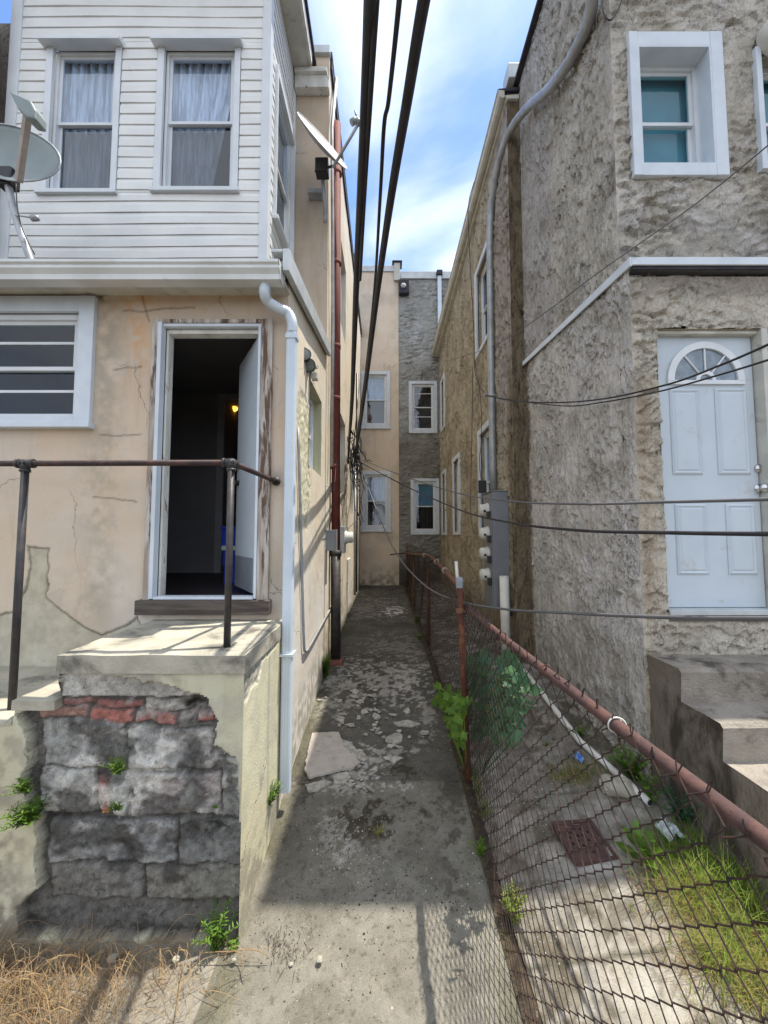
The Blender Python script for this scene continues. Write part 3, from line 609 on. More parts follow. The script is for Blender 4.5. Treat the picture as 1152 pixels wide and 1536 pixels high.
# the room behind the door
b = MB(); fz, cz = db+.06, 3.93
def rect(b, a, bb, c, d): b.add([a, bb, c, d], [(0, 1, 2, 3)])
X0, X1, Y0, Y1 = -4.5, -.9, YF+.165, 5.2; ox0, ox1, oz = PY(336, 700, 5.2).x, -1.28, PY(340, 600, 5.2).z
for q in (((X0, Y0, fz), (X0, Y0, cz), (X0, Y1, cz), (X0, Y1, fz)), ((X1, Y0, fz), (X1, Y1, fz), (X1, Y1, cz), (X1, Y0, cz)), ((X0, Y0, cz), (X1, Y0, cz), (X1, Y1, cz), (X0, Y1, cz)),
          ((X0, Y1, fz), (X0, Y1, cz), (ox0, Y1, cz), (ox0, Y1, fz)), ((ox1, Y1, fz), (ox1, Y1, cz), (X1, Y1, cz), (X1, Y1, fz)), ((ox0, Y1, oz), (ox0, Y1, cz), (ox1, Y1, cz), (ox1, Y1, oz)),
          ((ox0, Y1, fz), (ox0, 9, fz), (ox0, 9, oz), (ox0, Y1, oz)), ((ox1, Y1, fz), (ox1, Y1, oz), (ox1, 9, oz), (ox1, 9, fz)), ((ox0, Y1, oz), (ox0, 9, oz), (ox1, 9, oz), (ox1, Y1, oz)), ((ox0, 9, fz), (ox1, 9, fz), (ox1, 9, oz), (ox0, 9, oz))): rect(b, *q)
b.build('room_wall', M['roomwall'], LH)
b = MB(); b.box(X0, X1, YF+.14, 9, fz-.03, fz); b.build('room_floor', M['roomfloor'], LH)
b = MB(); b.box(ox0-.09, ox0, Y1-.025, Y1-.002, fz, oz+.08); b.box(ox0, ox1+.09, Y1-.025, Y1-.002, oz, oz+.08); b.build('inner_door_trim', simple('inner_trim', (.42, .41, .43)), LH)
t = NT('bulb_glow'); t.b.inputs['Emission Color'].default_value = (1, .42, .04, 1); t.b.inputs['Emission Strength'].default_value = 3.2; t.done((1, .5, .1))
p = PY(351, 613, 5.5); b = MB(); b.lathe(p-V(0, 0, .04), (0, 0, 1), [(0, 0), (.03, .01), (.05, .03), (.045, .06), (.02, .08), (0, .082)], 14); tag(b.build('ceiling_lamp', t.m), 'small glowing amber ceiling lamp seen through the open door', 'lamp')
bx = PY(356, 800, 3.95); BN = empty('recycling_bin', (bx.x+.02, 3.95, fz), 'blue plastic bin standing on the dark floor behind the open white door', 'bin')
b = MB(); c = BN.location; h = bx.z+.04-fz
for k in range(3): b.box(c.x-.18+.01*(2-k), c.x+.18-.01*(2-k), 3.95+.01*(2-k), 4.3-.01*(2-k), fz+.002+h*k/3, fz+h*(k+1)/3-.004)
b.build('tub', M['blue'], BN, bev=.01)
b = MB(); b.box(c.x-.19, c.x+.19, 3.94, 4.31, fz+h-.002, fz+h+.03); b.build('rim', M['blue'], BN, bev=.008)
b = MB(); b.box(c.x-.17, c.x+.17, 3.940, 3.947, fz+h*.62, fz+h*.70); b.build('label_band', M['labelp'], BN)

# ---- sided bay
BX0, BX1, BY, BZ0, BZ1 = PY(12, 200, 3.75).x, -1.18, 3.75, 4.05, 8.03
def siding(b, fr, w, h, holes, course=.118, lap=.009):
    k = 0; v = 0
    while v < h:
        v2 = min(v+course, h); cuts = sorted({v, v2, *[q for hh in holes for q in hh[2:4] if v < q < v2]})
        for a, c in zip(cuts[:-1], cuts[1:]):
            m = (a+c)/2; segs = [(0, w)]
            for hh in holes:
                if hh[2] < m < hh[3]:
                    ns = []
                    for s0, s1 in segs:
                        if hh[0] > s0: ns.append((s0, min(s1, hh[0])))
                        if hh[1] < s1: ns.append((max(s0, hh[1]), s1))
                    segs = [q for q in ns if q[1]-q[0] > .005]
            fa, fc = 1-(a-v)/course, 1-(c-v)/course
            for s0, s1 in segs:
                O, U, W, N = fr; n = max(1, int((s1-s0)/.25)); vs = []; fs = []
                for i in range(n+1):
                    x = s0+(s1-s0)*i/n; wv = .0035*math.sin(x*5+k*1.7)*math.sin(k*.9+x*2.1); wz = .006*math.sin(x*1.9+k*.45)
                    za = a+wz; zc = c+wz
                    vs += [tuple(O+U*x+W*za), tuple(O+U*x+W*za+N*(lap*fa+.002+wv)), tuple(O+U*x+W*(za+(zc-za)*.62)+N*(lap*(fa*.38+fc*.62)+.006+wv)), tuple(O+U*x+W*zc+N*(lap*fc*.4+.001))]
                for i in range(n):
                    for j in range(3): fs.append((4*i+j, 4*i+4+j, 4*i+5+j, 4*i+1+j))
                b.add(vs, fs)
        v = v2; k += 1
def pxr(x0, x1, y0, y1, Y): a = PY((x0+x1)/2, (y0+y1)/2, Y); return PY(x0, (y0+y1)/2, Y).x, PY(x1, (y0+y1)/2, Y).x, PY((x0+x1)/2, y1, Y).z, PY((x0+x1)/2, y0, Y).z
W1 = pxr(70, 176, 64, 290, BY); W2 = pxr(238, 356, 64, 287, BY)
ffr = (V(BX0, BY, BZ0), V(1, 0, 0), V(0, 0, 1), V(0, -1, 0)); b = MB()
hol = [(a-.03-BX0, c+.03-BX0, d-BZ0, e-BZ0) for a, c, d, e in (W1, W2)]
siding(b, ffr, BX1-BX0, BZ1-BZ0, hol)
cy0, cy1 = PX(409, 250, BX1).y, PX(438, 250, BX1).y; cz1 = PX(409, 90, BX1).z-.05; cz0 = PX(410, 330, BX1).z+.02; cz1 = min(cz1, 7.35)
cz0 = max(cz0, 5.25)
sfr2 = (V(BX1, BY, BZ0), V(0, 1, 0), V(0, 0, 1), V(1, 0, 0)); siding(b, sfr2, 4.85-BY, BZ1-BZ0, [(cy0-BY, cy1-BY, cz0-BZ0, cz1-BZ0)])
b.build('siding', M['siding'], LH)
b = MB(); b.box(BX0, BX1, BY+.012, BY+.05, BZ0, BZ1)  # sheathing behind the boards, cut by the windows' own depth
b = MB(); fa = .024
b.box(BX1-.065, BX1+fa, BY-fa, BY+.065, BZ0, BZ1); b.build('corner_board', M['vinyl'], LH, bev=.004); b = MB(); b.box(BX0-.02, BX0+.09, BY-fa, BY+.02, BZ0, BZ1); b.build('corner_board', M['vinyl'], LH, bev=.004); b = MB(); b.box(BX1-.01, BX1+fa, 4.785, 4.848, BZ0, BZ1); b.build('corner_board', M['vinyl'], LH, bev=.004)
for (a, c, d, e) in (W1, W2):
    w_, h_ = c-a, e-d; f_ = (V(a+.045, BY, d+.03), V(1, 0, 0), V(0, 0, 1), V(0, -1, 0)); ww, hh_ = w_-.08, h_-.10
    wn = window(LH, f_, ww, hh_, trims=(.07, .06, .03, .12), proud=.02, depth=.045, cas='vinyl', split=.50, behind=('curtain' if a < -2.5 else 'curtain2', 1, 'curtain'), low='screen', fw=.028)
    b = MB(); x0, x1, z0 = a-.06, c+.05, e-.01
    b.prism([(x0, BY-.002, z0), (x0, BY-.10, z0-.045), (x0, BY-.10, z0-.075), (x0, BY-.002, z0-.06)], (x1-x0, 0, 0)); b.build('head_cap', M['vinyl'], wn, bev=.003)
f_ = (V(BX1, cy0+.03, cz0), V(0, 1, 0), V(0, 0, 1), V(1, 0, 0))
window(LH, f_, cy1-cy0-.06, cz1-cz0, trims=(.03, .05, .03, .10), proud=.045, depth=.03, cas='vinyl', low='screen', behind=('blind', .5, 'curtain'))
# room behind the bay stops light leaking
b = MB(); b.box(BX0+.02, BX1-.42, 4.25, 4.8, BZ0, BZ1); b.build('bay_core', M['dark'], LH)
# eaves
b = MB(); b.box(BX0-.1, -.955, 3.45, 4.84, 8.035, 8.06); b.build('soffit', M['soffit'], LH)
b = MB(); b.box(-.955, -.925, 3.42, 4.70, 8.03, 8.20); b.box(BX0-.1, -.955, 3.42, 3.45, 8.03, 8.20); b.build('fascia', M['old_white'], LH, bev=.004)
b = MB(); b.box(BX0-.15, -.895, 3.38, 4.84, 8.205, 8.27); b.build('roof', M['roofdark'], LH, bev=.006)
zt = PY(460, 138, 4.8).z
b = MB(); b.box(-1.155, -.715, 4.74, 4.846, zt, zt+.17); b.box(-1.155, -.735, 4.70, 4.846, zt+.171, 8.03); b.build('cornice', M['old_white'], LH, bev=.005)
# side soil: thin vent and a small return at the left edge: neighbour
NB = empty('neighbour_house', (-4.6, 3.6, 4), 'sliver of brown stuccoed wall beside the white siding at the left edge', 'house')
panel('wall', NB, M['stucco_side'], (0, 3.6, 0), (1, 0, 0), (0, 0, 1), (0, -1, 0), -7, BX0-.03, 4.3, 7.5, .06, cfn=const((.30, .26, .22)), t=.3)
b = MB(); b.box(-7, BX0-.0, 3.5, 3.59, 7.5, 7.6); b.build('coping', M['aluflash'], NB)
# far tan wall
fx = PY(598, 600, YFAR).x; ft = PY(570, 408, YFAR).z
fw1 = pxr(547, 580, 562, 637, YFAR); fw2 = pxr(548, 581, 712, 791, YFAR)
def farcol(u, v, P):
    n = fbm(u*2, v*2, 5, 71); c = np.tile(np.array([.66, .57, .475]), (len(u), 1)); c = mixc(c, (.50, .43, .35), sstep(.45, .7, n)*.6)
    return mixc(c, (.22, .21, .16), sstep(1.2, .55, v)*sstep(.4, .6, fbm(u*8, v*8, 4, 72))*.8)
FH = empty('rendered_rear_block', (-.2, YFAR, .5), 'tall peach rendered block closing the far end of the alley', 'house')
panel('wall', FH, M['plaster'], (0, YFAR, 0), (1, 0, 0), (0, 0, 1), (0, -1, 0), -1.6, fx, 0, ft, .04, holes=[fw1, fw2], cfn=farcol, t=.15)
for q, lo in ((fw1, .5), (fw2, .5)):
    window(FH, (V(q[0], YFAR, q[2]), V(1, 0, 0), V(0, 0, 1), V(0, -1, 0)), q[1]-q[0], q[3]-q[2], trim=.11, depth=.05, cas='white_trim', behind=('curtain', .5, 'blind'), fw=.04)
b = MB(); b.box(-1.6, fx, YFAR-.04, YFAR+.6, ft, ft+.20); b.build('coping', M['aluflash'], FH, bev=.01)
CHM = MB(); CHM.box(fx-.14, fx+.05, YFAR-.09, YFAR+.2, ft-.32, ft+.25); c1 = CHM.build('party_wall_pier', M['render'] if 0 else M['soffit'], FH, bev=.01)
b = MB(); b.box(fx-.2, fx+.12, YFAR-.14, YFAR+.25, ft+.252, ft+.30); b.build('cap', M['roofdark'], c1, bev=.02)
p = PY(532, 395, 11); b = MB(); b.tube([V(p.x, 11, 8.3), V(p.x, 11, p.z+.15)], .07, 12); b.lathe(V(p.x, 11, p.z+.1), (0, 0, 1), [(.10, 0), (.11, .03), (.1, .13), (0, .16)], 12); tag(b.build('roof_vent_pipe', M['roofdark']), 'dark stubby vent pipe rising above the roof edge left of the cables', 'vent pipe')
# ---------------------------------------------------------------- right house (stucco)
RH = empty('stucco_house', (2.6, YF, .3), 'grey brown trowelled stucco house with white arched light door, right of the alley', 'house')
YU = 3.04
rx0 = PY(989, 600, YF).x; rx1 = PY(1150, 700, YF).x; rzt = PY(1060, 495, YF).z; rzb = PY(1060, 916, YF).z
gs = (.34, .315, .28)
def rf_col(u, v, P):
    x, y = proj(P); n = fbm(u*4, v*4, 5, 81); nf = fbm(u*14, v*14, 4, 82); c = np.tile(np.array([.44, .40, .33]), (len(u), 1))
    c = mixc(c, (.27, .20, .135), np.exp(-((u-XR-.06-.03*(n-.5))/.07)**2)*sstep(3.4, 2.9, v)*.8)
    c = mixc(c, (.46, .41, .33), blob(x, y, 975, 760, 18, 190)*.7*sstep(.35, .6, nf)); c = mixc(c, (.42, .38, .31), blob(x, y, 975, 950, 30, 40)*.8)
    c = mixc(c, (.20, .17, .14), sstep(3.75, 3.9, v)*.6); return c
def stf(su, sv, a, s, tilt=(.25, -.9)):
    def f(u, v, P):
        amp = .35+.9*sstep(.3, .62, fbm(u*2.3, v*2.3, 3, s+9)); n = fbm(u*30, v*30, 3, s+8)-.5
        return a*amp*(flk(u, v, su, sv, s, tilt)+.35*flk(u, v, su*2.6, sv*2.6, s+31, tilt))+.008*n+.035*(fbm(u*2.5, v*2.5, 3, s)-.5)
    return f
def sth(a, s): return lambda u, v, P: a*(fbm(u*7, v*9, 4, s)-.5)
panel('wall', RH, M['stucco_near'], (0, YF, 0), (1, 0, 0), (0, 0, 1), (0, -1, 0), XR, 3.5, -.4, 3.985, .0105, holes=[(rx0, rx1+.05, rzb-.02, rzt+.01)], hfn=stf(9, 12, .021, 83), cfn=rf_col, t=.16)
ptop = PX(944, 402, XR).z; pb = PX(787, 548, XR).z
def rs_col(u, v, P):
    n = fbm(u*3, v*3, 5, 91); nf = fbm(u*14, v*8, 4, 92); c = np.tile(np.array([.47, .44, .395]), (len(u), 1))
    c = mixc(c, (.52, .49, .455), sstep(.42, .65, n)*.8); c = mixc(c, (.25, .23, .20), sstep(1.5, .5, v)*.7*sstep(.3, .6, nf))
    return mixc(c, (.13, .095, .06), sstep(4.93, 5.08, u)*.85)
def rs2_col(u, v, P):
    n = fbm(u*3, v*3, 5, 93); c = np.tile(np.array([.44, .41, .355]), (len(u), 1)); c = mixc(c, (.39, .37, .345), sstep(4.1, 4.4, u)*.9)
    c = mixc(c, (.31, .285, .25), sstep(.5, .68, n)*.5); return mixc(c, (.23, .20, .17), sstep(3.25, 3.05, u)*.5*sstep(.4, .6, n))
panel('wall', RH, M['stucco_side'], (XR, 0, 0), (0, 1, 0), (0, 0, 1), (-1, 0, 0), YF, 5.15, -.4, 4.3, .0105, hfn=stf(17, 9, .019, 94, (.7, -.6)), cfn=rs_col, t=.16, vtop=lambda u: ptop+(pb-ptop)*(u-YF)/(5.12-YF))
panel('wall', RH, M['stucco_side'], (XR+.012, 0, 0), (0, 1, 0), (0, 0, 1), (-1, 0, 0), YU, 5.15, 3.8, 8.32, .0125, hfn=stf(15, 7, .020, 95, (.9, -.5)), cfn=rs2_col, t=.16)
uw1 = pxr(952, 1047, 104, 250, YU+.05); uw1 = list(pxr(956, 1065, 76, 252, YU)); uw2 = (PY(1140, 160, YU).x, PY(1140, 160, YU).x+.62, uw1[2]+.02, uw1[3]-.03)
def ru_col(u, v, P):
    x, y = proj(P); n = fbm(u*5, v*5, 5, 97); c = np.tile(np.array([.43, .395, .335]), (len(u), 1))
    c = mixc(c, (.20, .185, .165), np.clip(sstep(300, 345, y), 0, 1)*.75*sstep(.3, .6, n)); return mixc(c, (.46, .43, .40), sstep(.5, .7, n)*.6)
panel('wall', RH, M['stucco_near'], (0, YU, 0), (1, 0, 0), (0, 0, 1), (0, -1, 0), XR+.012, 3.95, 3.8, 8.32, .0125, holes=[tuple(uw1), uw2], hfn=stf(10, 13, .019, 96), cfn=ru_col, t=.2)
wn = window(RH, (V(uw1[0], YU, uw1[2]), V(1, 0, 0), V(0, 0, 1), V(0, -1, 0)), uw1[1]-uw1[0], uw1[3]-uw1[2], trims=(.07, .10, .095, .125), proud=.04, depth=.12, cas='white_trim', sill=False, behind=('blind', 1, 'tealblind'), pane='tealglass')
b = MB(); f_ = (V(uw1[0], YU, uw1[2]), V(1, 0, 0), V(0, 0, 1), V(0, -1, 0)); w_, h_ = uw1[1]-uw1[0], uw1[3]-uw1[2]
b.lbox(f_, w_-.012, w_+.01, 0, h_, -.2, .036); b.lbox(f_, -.01, .012, 0, h_, -.2, .036); b.lbox(f_, .012, w_-.012, h_-.012, h_+.01, -.2, .036); b.lbox(f_, .012, w_-.012, -.01, .012, -.2, .036); b.build('reveal_lining', M['white_trim'], wn)
wn = window(RH, (V(uw2[0], YU, uw2[2]), V(1, 0, 0), V(0, 0, 1), V(0, -1, 0)), uw2[1]-uw2[0], uw2[3]-uw2[2], trims=(.045, .08, .06, .02), proud=.04, depth=.12, cas='white_trim', sill=False, behind=('blind', 1, 'tealblind'), pane='tealglass')
b = MB(); p = V(uw2[0]+.12, YU-.03, uw2[3]+.07); b.lathe(p, (0, -1, 0), [(.15, 0), (.15, .05), (.13, .1), (.08, .13), (0, .14)], 20); b.build('wall_cap', M['soffit'], RH)
# roof edge of the front block, porch roof with white flashing
b = MB(); b.box(XR-.06, 4.7, YU-.04, 5.18, 8.32, 8.37); b.build('roof', M['roofdark'], RH, bev=.006)
b = MB(); p = PY(770, 118, 5.16); b.box(p.x-.10, XR+.2, 5.06, 5.32, p.z-.10, p.z+.12); b.build('coping', M['aluflash'], RH, bev=.01)
zf = PY(1050, 386, YF-.055).z
b = MB(); b.box(XR-.02, 4.7, YF-.06, YF-.045, zf-.06, zf); b.box(XR-.02, 4.7, YF-.045, YU-.002, zf-.012, zf-.001)
O1 = V(XR-.03, YF-.06, zf); O2 = V(XR-.03, 5.13, PX(787, 540, XR-.03).z+.015)
b.prism([O1, O1-V(0, 0, .07), O2-V(0, 0, .055), O2], (.018, 0, 0)); b.prism([O1+V(.018, 0, -.004), O2+V(.018, 0, -.004), O2+V(.018, 0, -.014), O1+V(.018, 0, -.014)], (.035, 0, 0)); b.build('flashing', M['white_trim'], RH, bev=.003)
b = MB(); b.box(XR+.0, 4.7, YF-.044, YF-.032, zf-.085, zf-.02); b.build('porch_roof_edge', M['roofdark'], RH)
# entrance door
fy = YF+.07; f_ = (V(rx0+.012, fy, rzb+.012), V(1, 0, 0), V(0, 0, 1), V(0, -1, 0)); dw, dh = rx1-rx0-.01, rzt-rzb-.03
b = MB(); b.lbox(f_, 0, dw, 0, dh, -.04, 0); DR = b.build('door', M['door'], RH, bev=.003)
def dpx(x, y): p = PY(x, y, fy); return p.x-f_[0].x, p.z-f_[0].z
(ax, az), (bx_, bz_), (cx_, cz_) = dpx(1002, 572), dpx(1113, 572), dpx(1057, 516)
R = (bx_-ax)/2; cu = (ax+bx_)/2; ry = cz_-az
def halfring(b, r0, r1, n0, n1, N=28):
    vs = []; fs = []
    for i in range(N+1):
        a = math.pi*i/N
        for (r, n) in ((r0, n0), (r0, n1), (r1, n1), (r1, n0)): vs.append(f_[0]+f_[1]*(cu+r*R*math.cos(a))+f_[2]*(az+r*ry*math.sin(a))+f_[3]*n)
    for i in range(N):
        for j in range(4): fs.append((4*i+j, 4*i+(j+1) % 4, 4*i+4+(j+1) % 4, 4*i+4+j))
    b.add(vs, fs)
b = MB(); halfring(b, .86, 1.04, .0, .018); halfring(b, .17, .27, .0, .014); b.lbox(f_, cu-R*1.04, cu+R*1.04, az-.028, az+.004, .0, .018)
for a in (math.pi/4+.1, math.pi/2, 3*math.pi/4-.1):
    d = V(R*math.cos(a), 0, ry*math.sin(a)); p0 = f_[0]+V(cu, -.007, az)+d*.25; b.tube([p0, p0+d*.64], .0075, 6)
fl = b.build('fan_light', M['vinyl'], DR, bev=.002)
b = MB(); vs = [tuple(f_[0]+f_[1]*(cu+R*.87*math.cos(math.pi*i/24))+f_[2]*(az+ry*.87*math.sin(math.pi*i/24))+f_[3]*.002) for i in range(25)]; b.add(vs, [tuple(range(25))])
b.build('pane', simple('frosted_glass', (.20, .25, .30), (.13, .17, .21), 16, .12, 60, .25, .003, spec=.6), fl)
for (a, c, d, e) in ((1006, 1051, 584, 712), (1074, 1122, 583, 712), (1014, 1061, 756, 862), (1090, 1138, 756, 862)):
    u0, z1 = dpx(a, (d+e)/2)[0], dpx((a+c)/2, d)[1]; u1, z0 = dpx(c, (d+e)/2)[0], dpx((a+c)/2, e)[1]; b = MB()
    u1 = min(u1, dw-.05); b.lbox(f_, u0, u1, z0, z1, 0, .004); b.lbox(f_, u0+.012, u1-.012, z0+.012, z1-.012, .004, .0045)
    fr_ = [(u0, z0), (u1, z0), (u1, z1), (u0, z1)]; q = [(u0+.028, z0+.028), (u1-.028, z0+.028), (u1-.028, z1-.028), (u0+.028, z1-.028)]
    vs = [f_[0]+V(x, -.005, z) for x, z in fr_]+[f_[0]+V(x+(.014 if i in (0, 3) else -.014), -.014, z+(.014 if i in (0, 1) else -.014)) for i, (x, z) in enumerate(fr_)]+[f_[0]+V(x, -.006, z) for x, z in q]+[f_[0]+V(x+(.012 if i in (0, 3) else -.012), -.012, z+(.012 if i in (0, 1) else -.012)) for i, (x, z) in enumerate(q)]
    fs = []
    for k in (0, 4, 8):
        for i in range(4): fs.append((k+i, k+(i+1) % 4, k+4+(i+1) % 4, k+4+i))
    fs.append((12, 13, 14, 15)); b.add(vs, fs); b.build('raised_panel', M['door'], DR)
for (x, y, r) in ((1137, 703, .032), (1138, 733, .036)):
    u_, z_ = dpx(x, y); b = MB(); b.lathe(f_[0]+V(u_, 0, z_), (0, -1, 0), [(r, 0), (r, .008), (r*.45, .012), (r*.45, .03), (r*.9, .04), (r*.95, .055), (r*.6, .065), (0, .067)] if y > 720 else [(r, 0), (r, .012), (r*.8, .02), (0, .021)], 18)
    b.build('door_knob' if y > 720 else 'deadbolt', M['chrome'], DR)
b = MB(); b.box(rx1+.012, rx1+.06, YF-.01, YF+.12, rzb, rzt+.01); b.box(rx0-.0, rx1+.012, YF+.02, YF+.12, rzt-.018, rzt+.008); b.box(rx0-.012, rx0+.010, YF+.02, YF+.12, rzb, rzt+.008); b.build('door_frame', M['soffit'], RH, bev=.003)
b = MB(); b.box(rx0, rx1+.05, YF-.02, YF+.11, rzb-.03, rzb+.008); b.build('threshold', M['aluflash'], RH, bev=.003)
b = MB(); b.box(rx0, rx1+.05, YF-.01, YF+.1, rzb-.075, rzb-.032); b.build('threshold_base', M['darkwood'], RH)
# rear wing
wins = []
def wpx(xf, xn, ytf, ybf):   # far/near x, y of top and bottom at the far edge, on plane XW
    a = PX(xf, (ytf+ybf)/2, XW); c = PX(xn, (ytf+ybf)/2, XW); t_ = PX(xf, ytf, XW).z; bt = PX(xf, ybf, XW).z; return (c.y, a.y, bt, t_)
w1 = wpx(717, 735, 412, 532); w2 = wpx(722, 740, 652, 798); w3 = wpx(682, 690, 693, 798); w4 = wpx(663, 667, 575, 645); w5 = wpx(664.5, 669, 713, 799)
wins = [w1, w2, w3, w4, w5]
def ww_col(u, v, P):
    x, y = proj(P); n = fbm(u*2, v*2, 5, 101); nf = fbm(u*10, v*6, 4, 102); c = np.tile(np.array([.37, .32, .235]), (len(u), 1))
    c = mixc(c, (.46, .41, .31), sstep(.42, .68, n)*.8); c = mixc(c, (.33, .30, .27), sstep(6.2, 5.6, u)*sstep(2.5, 4, v)*.9)
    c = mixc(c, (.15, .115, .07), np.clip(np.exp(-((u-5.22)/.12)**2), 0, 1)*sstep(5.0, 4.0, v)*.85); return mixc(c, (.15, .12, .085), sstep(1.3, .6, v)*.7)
e1, e2 = PY(746, 136, 5.12), PY(646, 530, YFAR-.02)
etop = lambda u: e1.z-.02+(e2.z-e1.z)*(u-5.12)/(YFAR-5.12)
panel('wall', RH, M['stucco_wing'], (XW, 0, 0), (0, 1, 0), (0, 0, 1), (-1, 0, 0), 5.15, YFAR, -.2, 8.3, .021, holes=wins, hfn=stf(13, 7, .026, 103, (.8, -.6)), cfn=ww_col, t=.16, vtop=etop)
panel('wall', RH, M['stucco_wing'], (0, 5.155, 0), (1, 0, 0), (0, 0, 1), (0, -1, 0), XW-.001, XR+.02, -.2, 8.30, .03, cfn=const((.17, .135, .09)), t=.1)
for i, q in enumerate(wins):
    window(RH, (V(XW, q[0], q[2]), V(0, 1, 0), V(0, 0, 1), V(-1, 0, 0)), q[1]-q[0], q[3]-q[2], trims=(.10, .12, .07, .10), proud=.035, depth=.08, cas='white_trim', sill=False, low='screen', behind=('blind', .55, 'blind') if i in (1, 2) else None)
b = MB(); ex = e1.x
def along(b, pr):   # profile (dx,dz) swept along the eave
    b.prism([(e1.x+dx, 5.12, e1.z+dz) for dx, dz in pr], (e2.x-e1.x, YFAR-.02-5.12, e2.z-e1.z))
along(b, [(0, 0), (.02, -.015), (.025, -.08), (.055, -.10), (.10, -.10), (.10, .01), (.0, .012)]); b.build('gutter', M['soffit'], RH)
b = MB(); along(b, [(.101, -.07), (.14, -.115), (.30, -.115), (.30, -.05)]); b.build('soffit', M['soffit'], RH)
b = MB(); along(b, [(.0, .014), (.02, .03), (2.5, .25), (2.5, .05), (.12, .0)]); b.build('roof', M['roofdark'], RH)
# far grey block
GH = empty('stucco_rear_block', (.9, YFAR, .6), 'tall grey stucco block with two stacked white windows at the far end', 'house')
gt = PY(640, 419, YFAR).z; gw1 = pxr(618, 651, 576, 645, YFAR); gw2 = pxr(621, 654, 722, 797, YFAR)
def gcol(u, v, P):
    n = fbm(u*2, v*2, 5, 111); c = np.tile(np.array([.29, .285, .265]), (len(u), 1)); c = mixc(c, (.38, .38, .37), sstep(.45, .7, n)*.7)
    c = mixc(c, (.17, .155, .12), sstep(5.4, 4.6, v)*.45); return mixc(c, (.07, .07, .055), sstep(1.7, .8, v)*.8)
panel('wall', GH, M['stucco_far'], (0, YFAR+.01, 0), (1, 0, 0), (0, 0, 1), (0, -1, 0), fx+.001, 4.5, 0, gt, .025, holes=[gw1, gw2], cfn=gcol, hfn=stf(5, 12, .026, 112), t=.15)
window(GH, (V(gw1[0], YFAR+.01, gw1[2]), V(1, 0, 0), V(0, 0, 1), V(0, -1, 0)), gw1[1]-gw1[0], gw1[3]-gw1[2], trims=(.10, .10, .10, .09), depth=.04, cas='white_trim', sill=False, grid=(.30, .80), fw=.05, back=.6)
window(GH, (V(gw2[0], YFAR+.01, gw2[2]), V(1, 0, 0), V(0, 0, 1), V(0, -1, 0)), gw2[1]-gw2[0], gw2[3]-gw2[2], trims=(.10, .10, .10, .09), depth=.04, cas='white_trim', sill=False, fw=.05, behind=('blind', .5, 'tealblind'), low='screen', split=.5)
b = MB(); b.box(fx+.06, 4.5, YFAR-.05, YFAR+.6, gt, gt+.24); b.build('coping', M['aluflash'], GH, bev=.01)
p = PY(659, 415, YFAR-.08); q = PY(659, 520, YFAR-.08); b = MB(); b.box(p.x-.06, p.x+.06, YFAR-.13, YFAR-.02, q.z, gt+.05); dsp = b.build('downspout', M['downspout'], GH, bev=.01)
b = MB(); b.box(p.x-.09, p.x+.09, YFAR-.18, YFAR-.015, gt+.05, gt+.2); b.build('rain_head', M['roofdark'], dsp, bev=.01)
p = PY(606, 430, YFAR-.1); FLB = empty('wall_floodlight', (p.x, YFAR, p.z), 'small dark boxed floodlight high on the far grey wall by the coping', 'floodlight')
b = MB(); b.box(p.x-.16, p.x+.16, YFAR-.16, YFAR, p.z-.24, p.z+.22); b.build('housing', M['roofdark'], FLB, bev=.02)
b = MB(); b.lathe(V(p.x-.02, YFAR-.16, p.z-.02), (0, -1, 0), [(.075, 0), (.085, .03), (.05, .06), (0, .065)], 12); b.build('lamp', M['dish2'], FLB)
# concrete entrance steps
ST = empty('concrete_steps', (2.6, 2.3, .2), 'worn dark concrete steps climbing to the white arched light door', 'steps')
sx0 = XR+.025
zs = [PY(1018, 1004, 2.58).z, PY(1078, 1091, 2.27).z+.012, PY(1150, 1190, 1.97).z]; fr_y = [2.58, 2.28, 1.97]
zs = [zs[0], zs[0]-.205, zs[0]-.41, zs[0]-.61, zs[0]-.80]; fr_y = [2.58, 2.28, 1.98, 1.68, 1.38]
prof = [(2.90, -.3), (2.90, zs[0])]
for i in range(5): prof += [(fr_y[i]+.02, zs[i]), (fr_y[i], zs[i]-.02), (fr_y[i]+.012, (zs[i+1] if i < 4 else -.3))]
NX = 60; vs = []; fs = []
pr = []
for (ya, za), (yb, zb) in zip(prof[:-1], prof[1:]):
    n = max(1, int(math.hypot(yb-ya, zb-za)/.03)); pr += [(ya+(yb-ya)*k/n, za+(zb-za)*k/n) for k in range(n)]
pr.append(prof[-1]); m = len(pr); xs = np.linspace(sx0, 4.4, NX)
for i, x in enumerate(xs):
    for (y, z) in pr: d = .010*(float(fbm(x*9+y*3, z*9+y*5, 3, 7))-.5); vs.append((x if i else x+d, y+d, z+d*.8))
for i in range(NX-1):
    for j in range(m-1): fs.append((i*m+j, i*m+j+1, (i+1)*m+j+1, (i+1)*m+j))
b = MB(); b.add(vs, fs, False)
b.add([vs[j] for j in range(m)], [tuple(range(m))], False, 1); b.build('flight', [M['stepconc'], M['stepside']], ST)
b = MB(); b.box(sx0+.02, 4.3, 2.70, YF-.002, zs[0]-.01, rzb-.08); b.build('top_riser', M['stucco_near'] if 0 else stucco('riser_stucco', 9, vc=False, col=(.36, .33, .27)), ST, bev=.012) if 0 else None

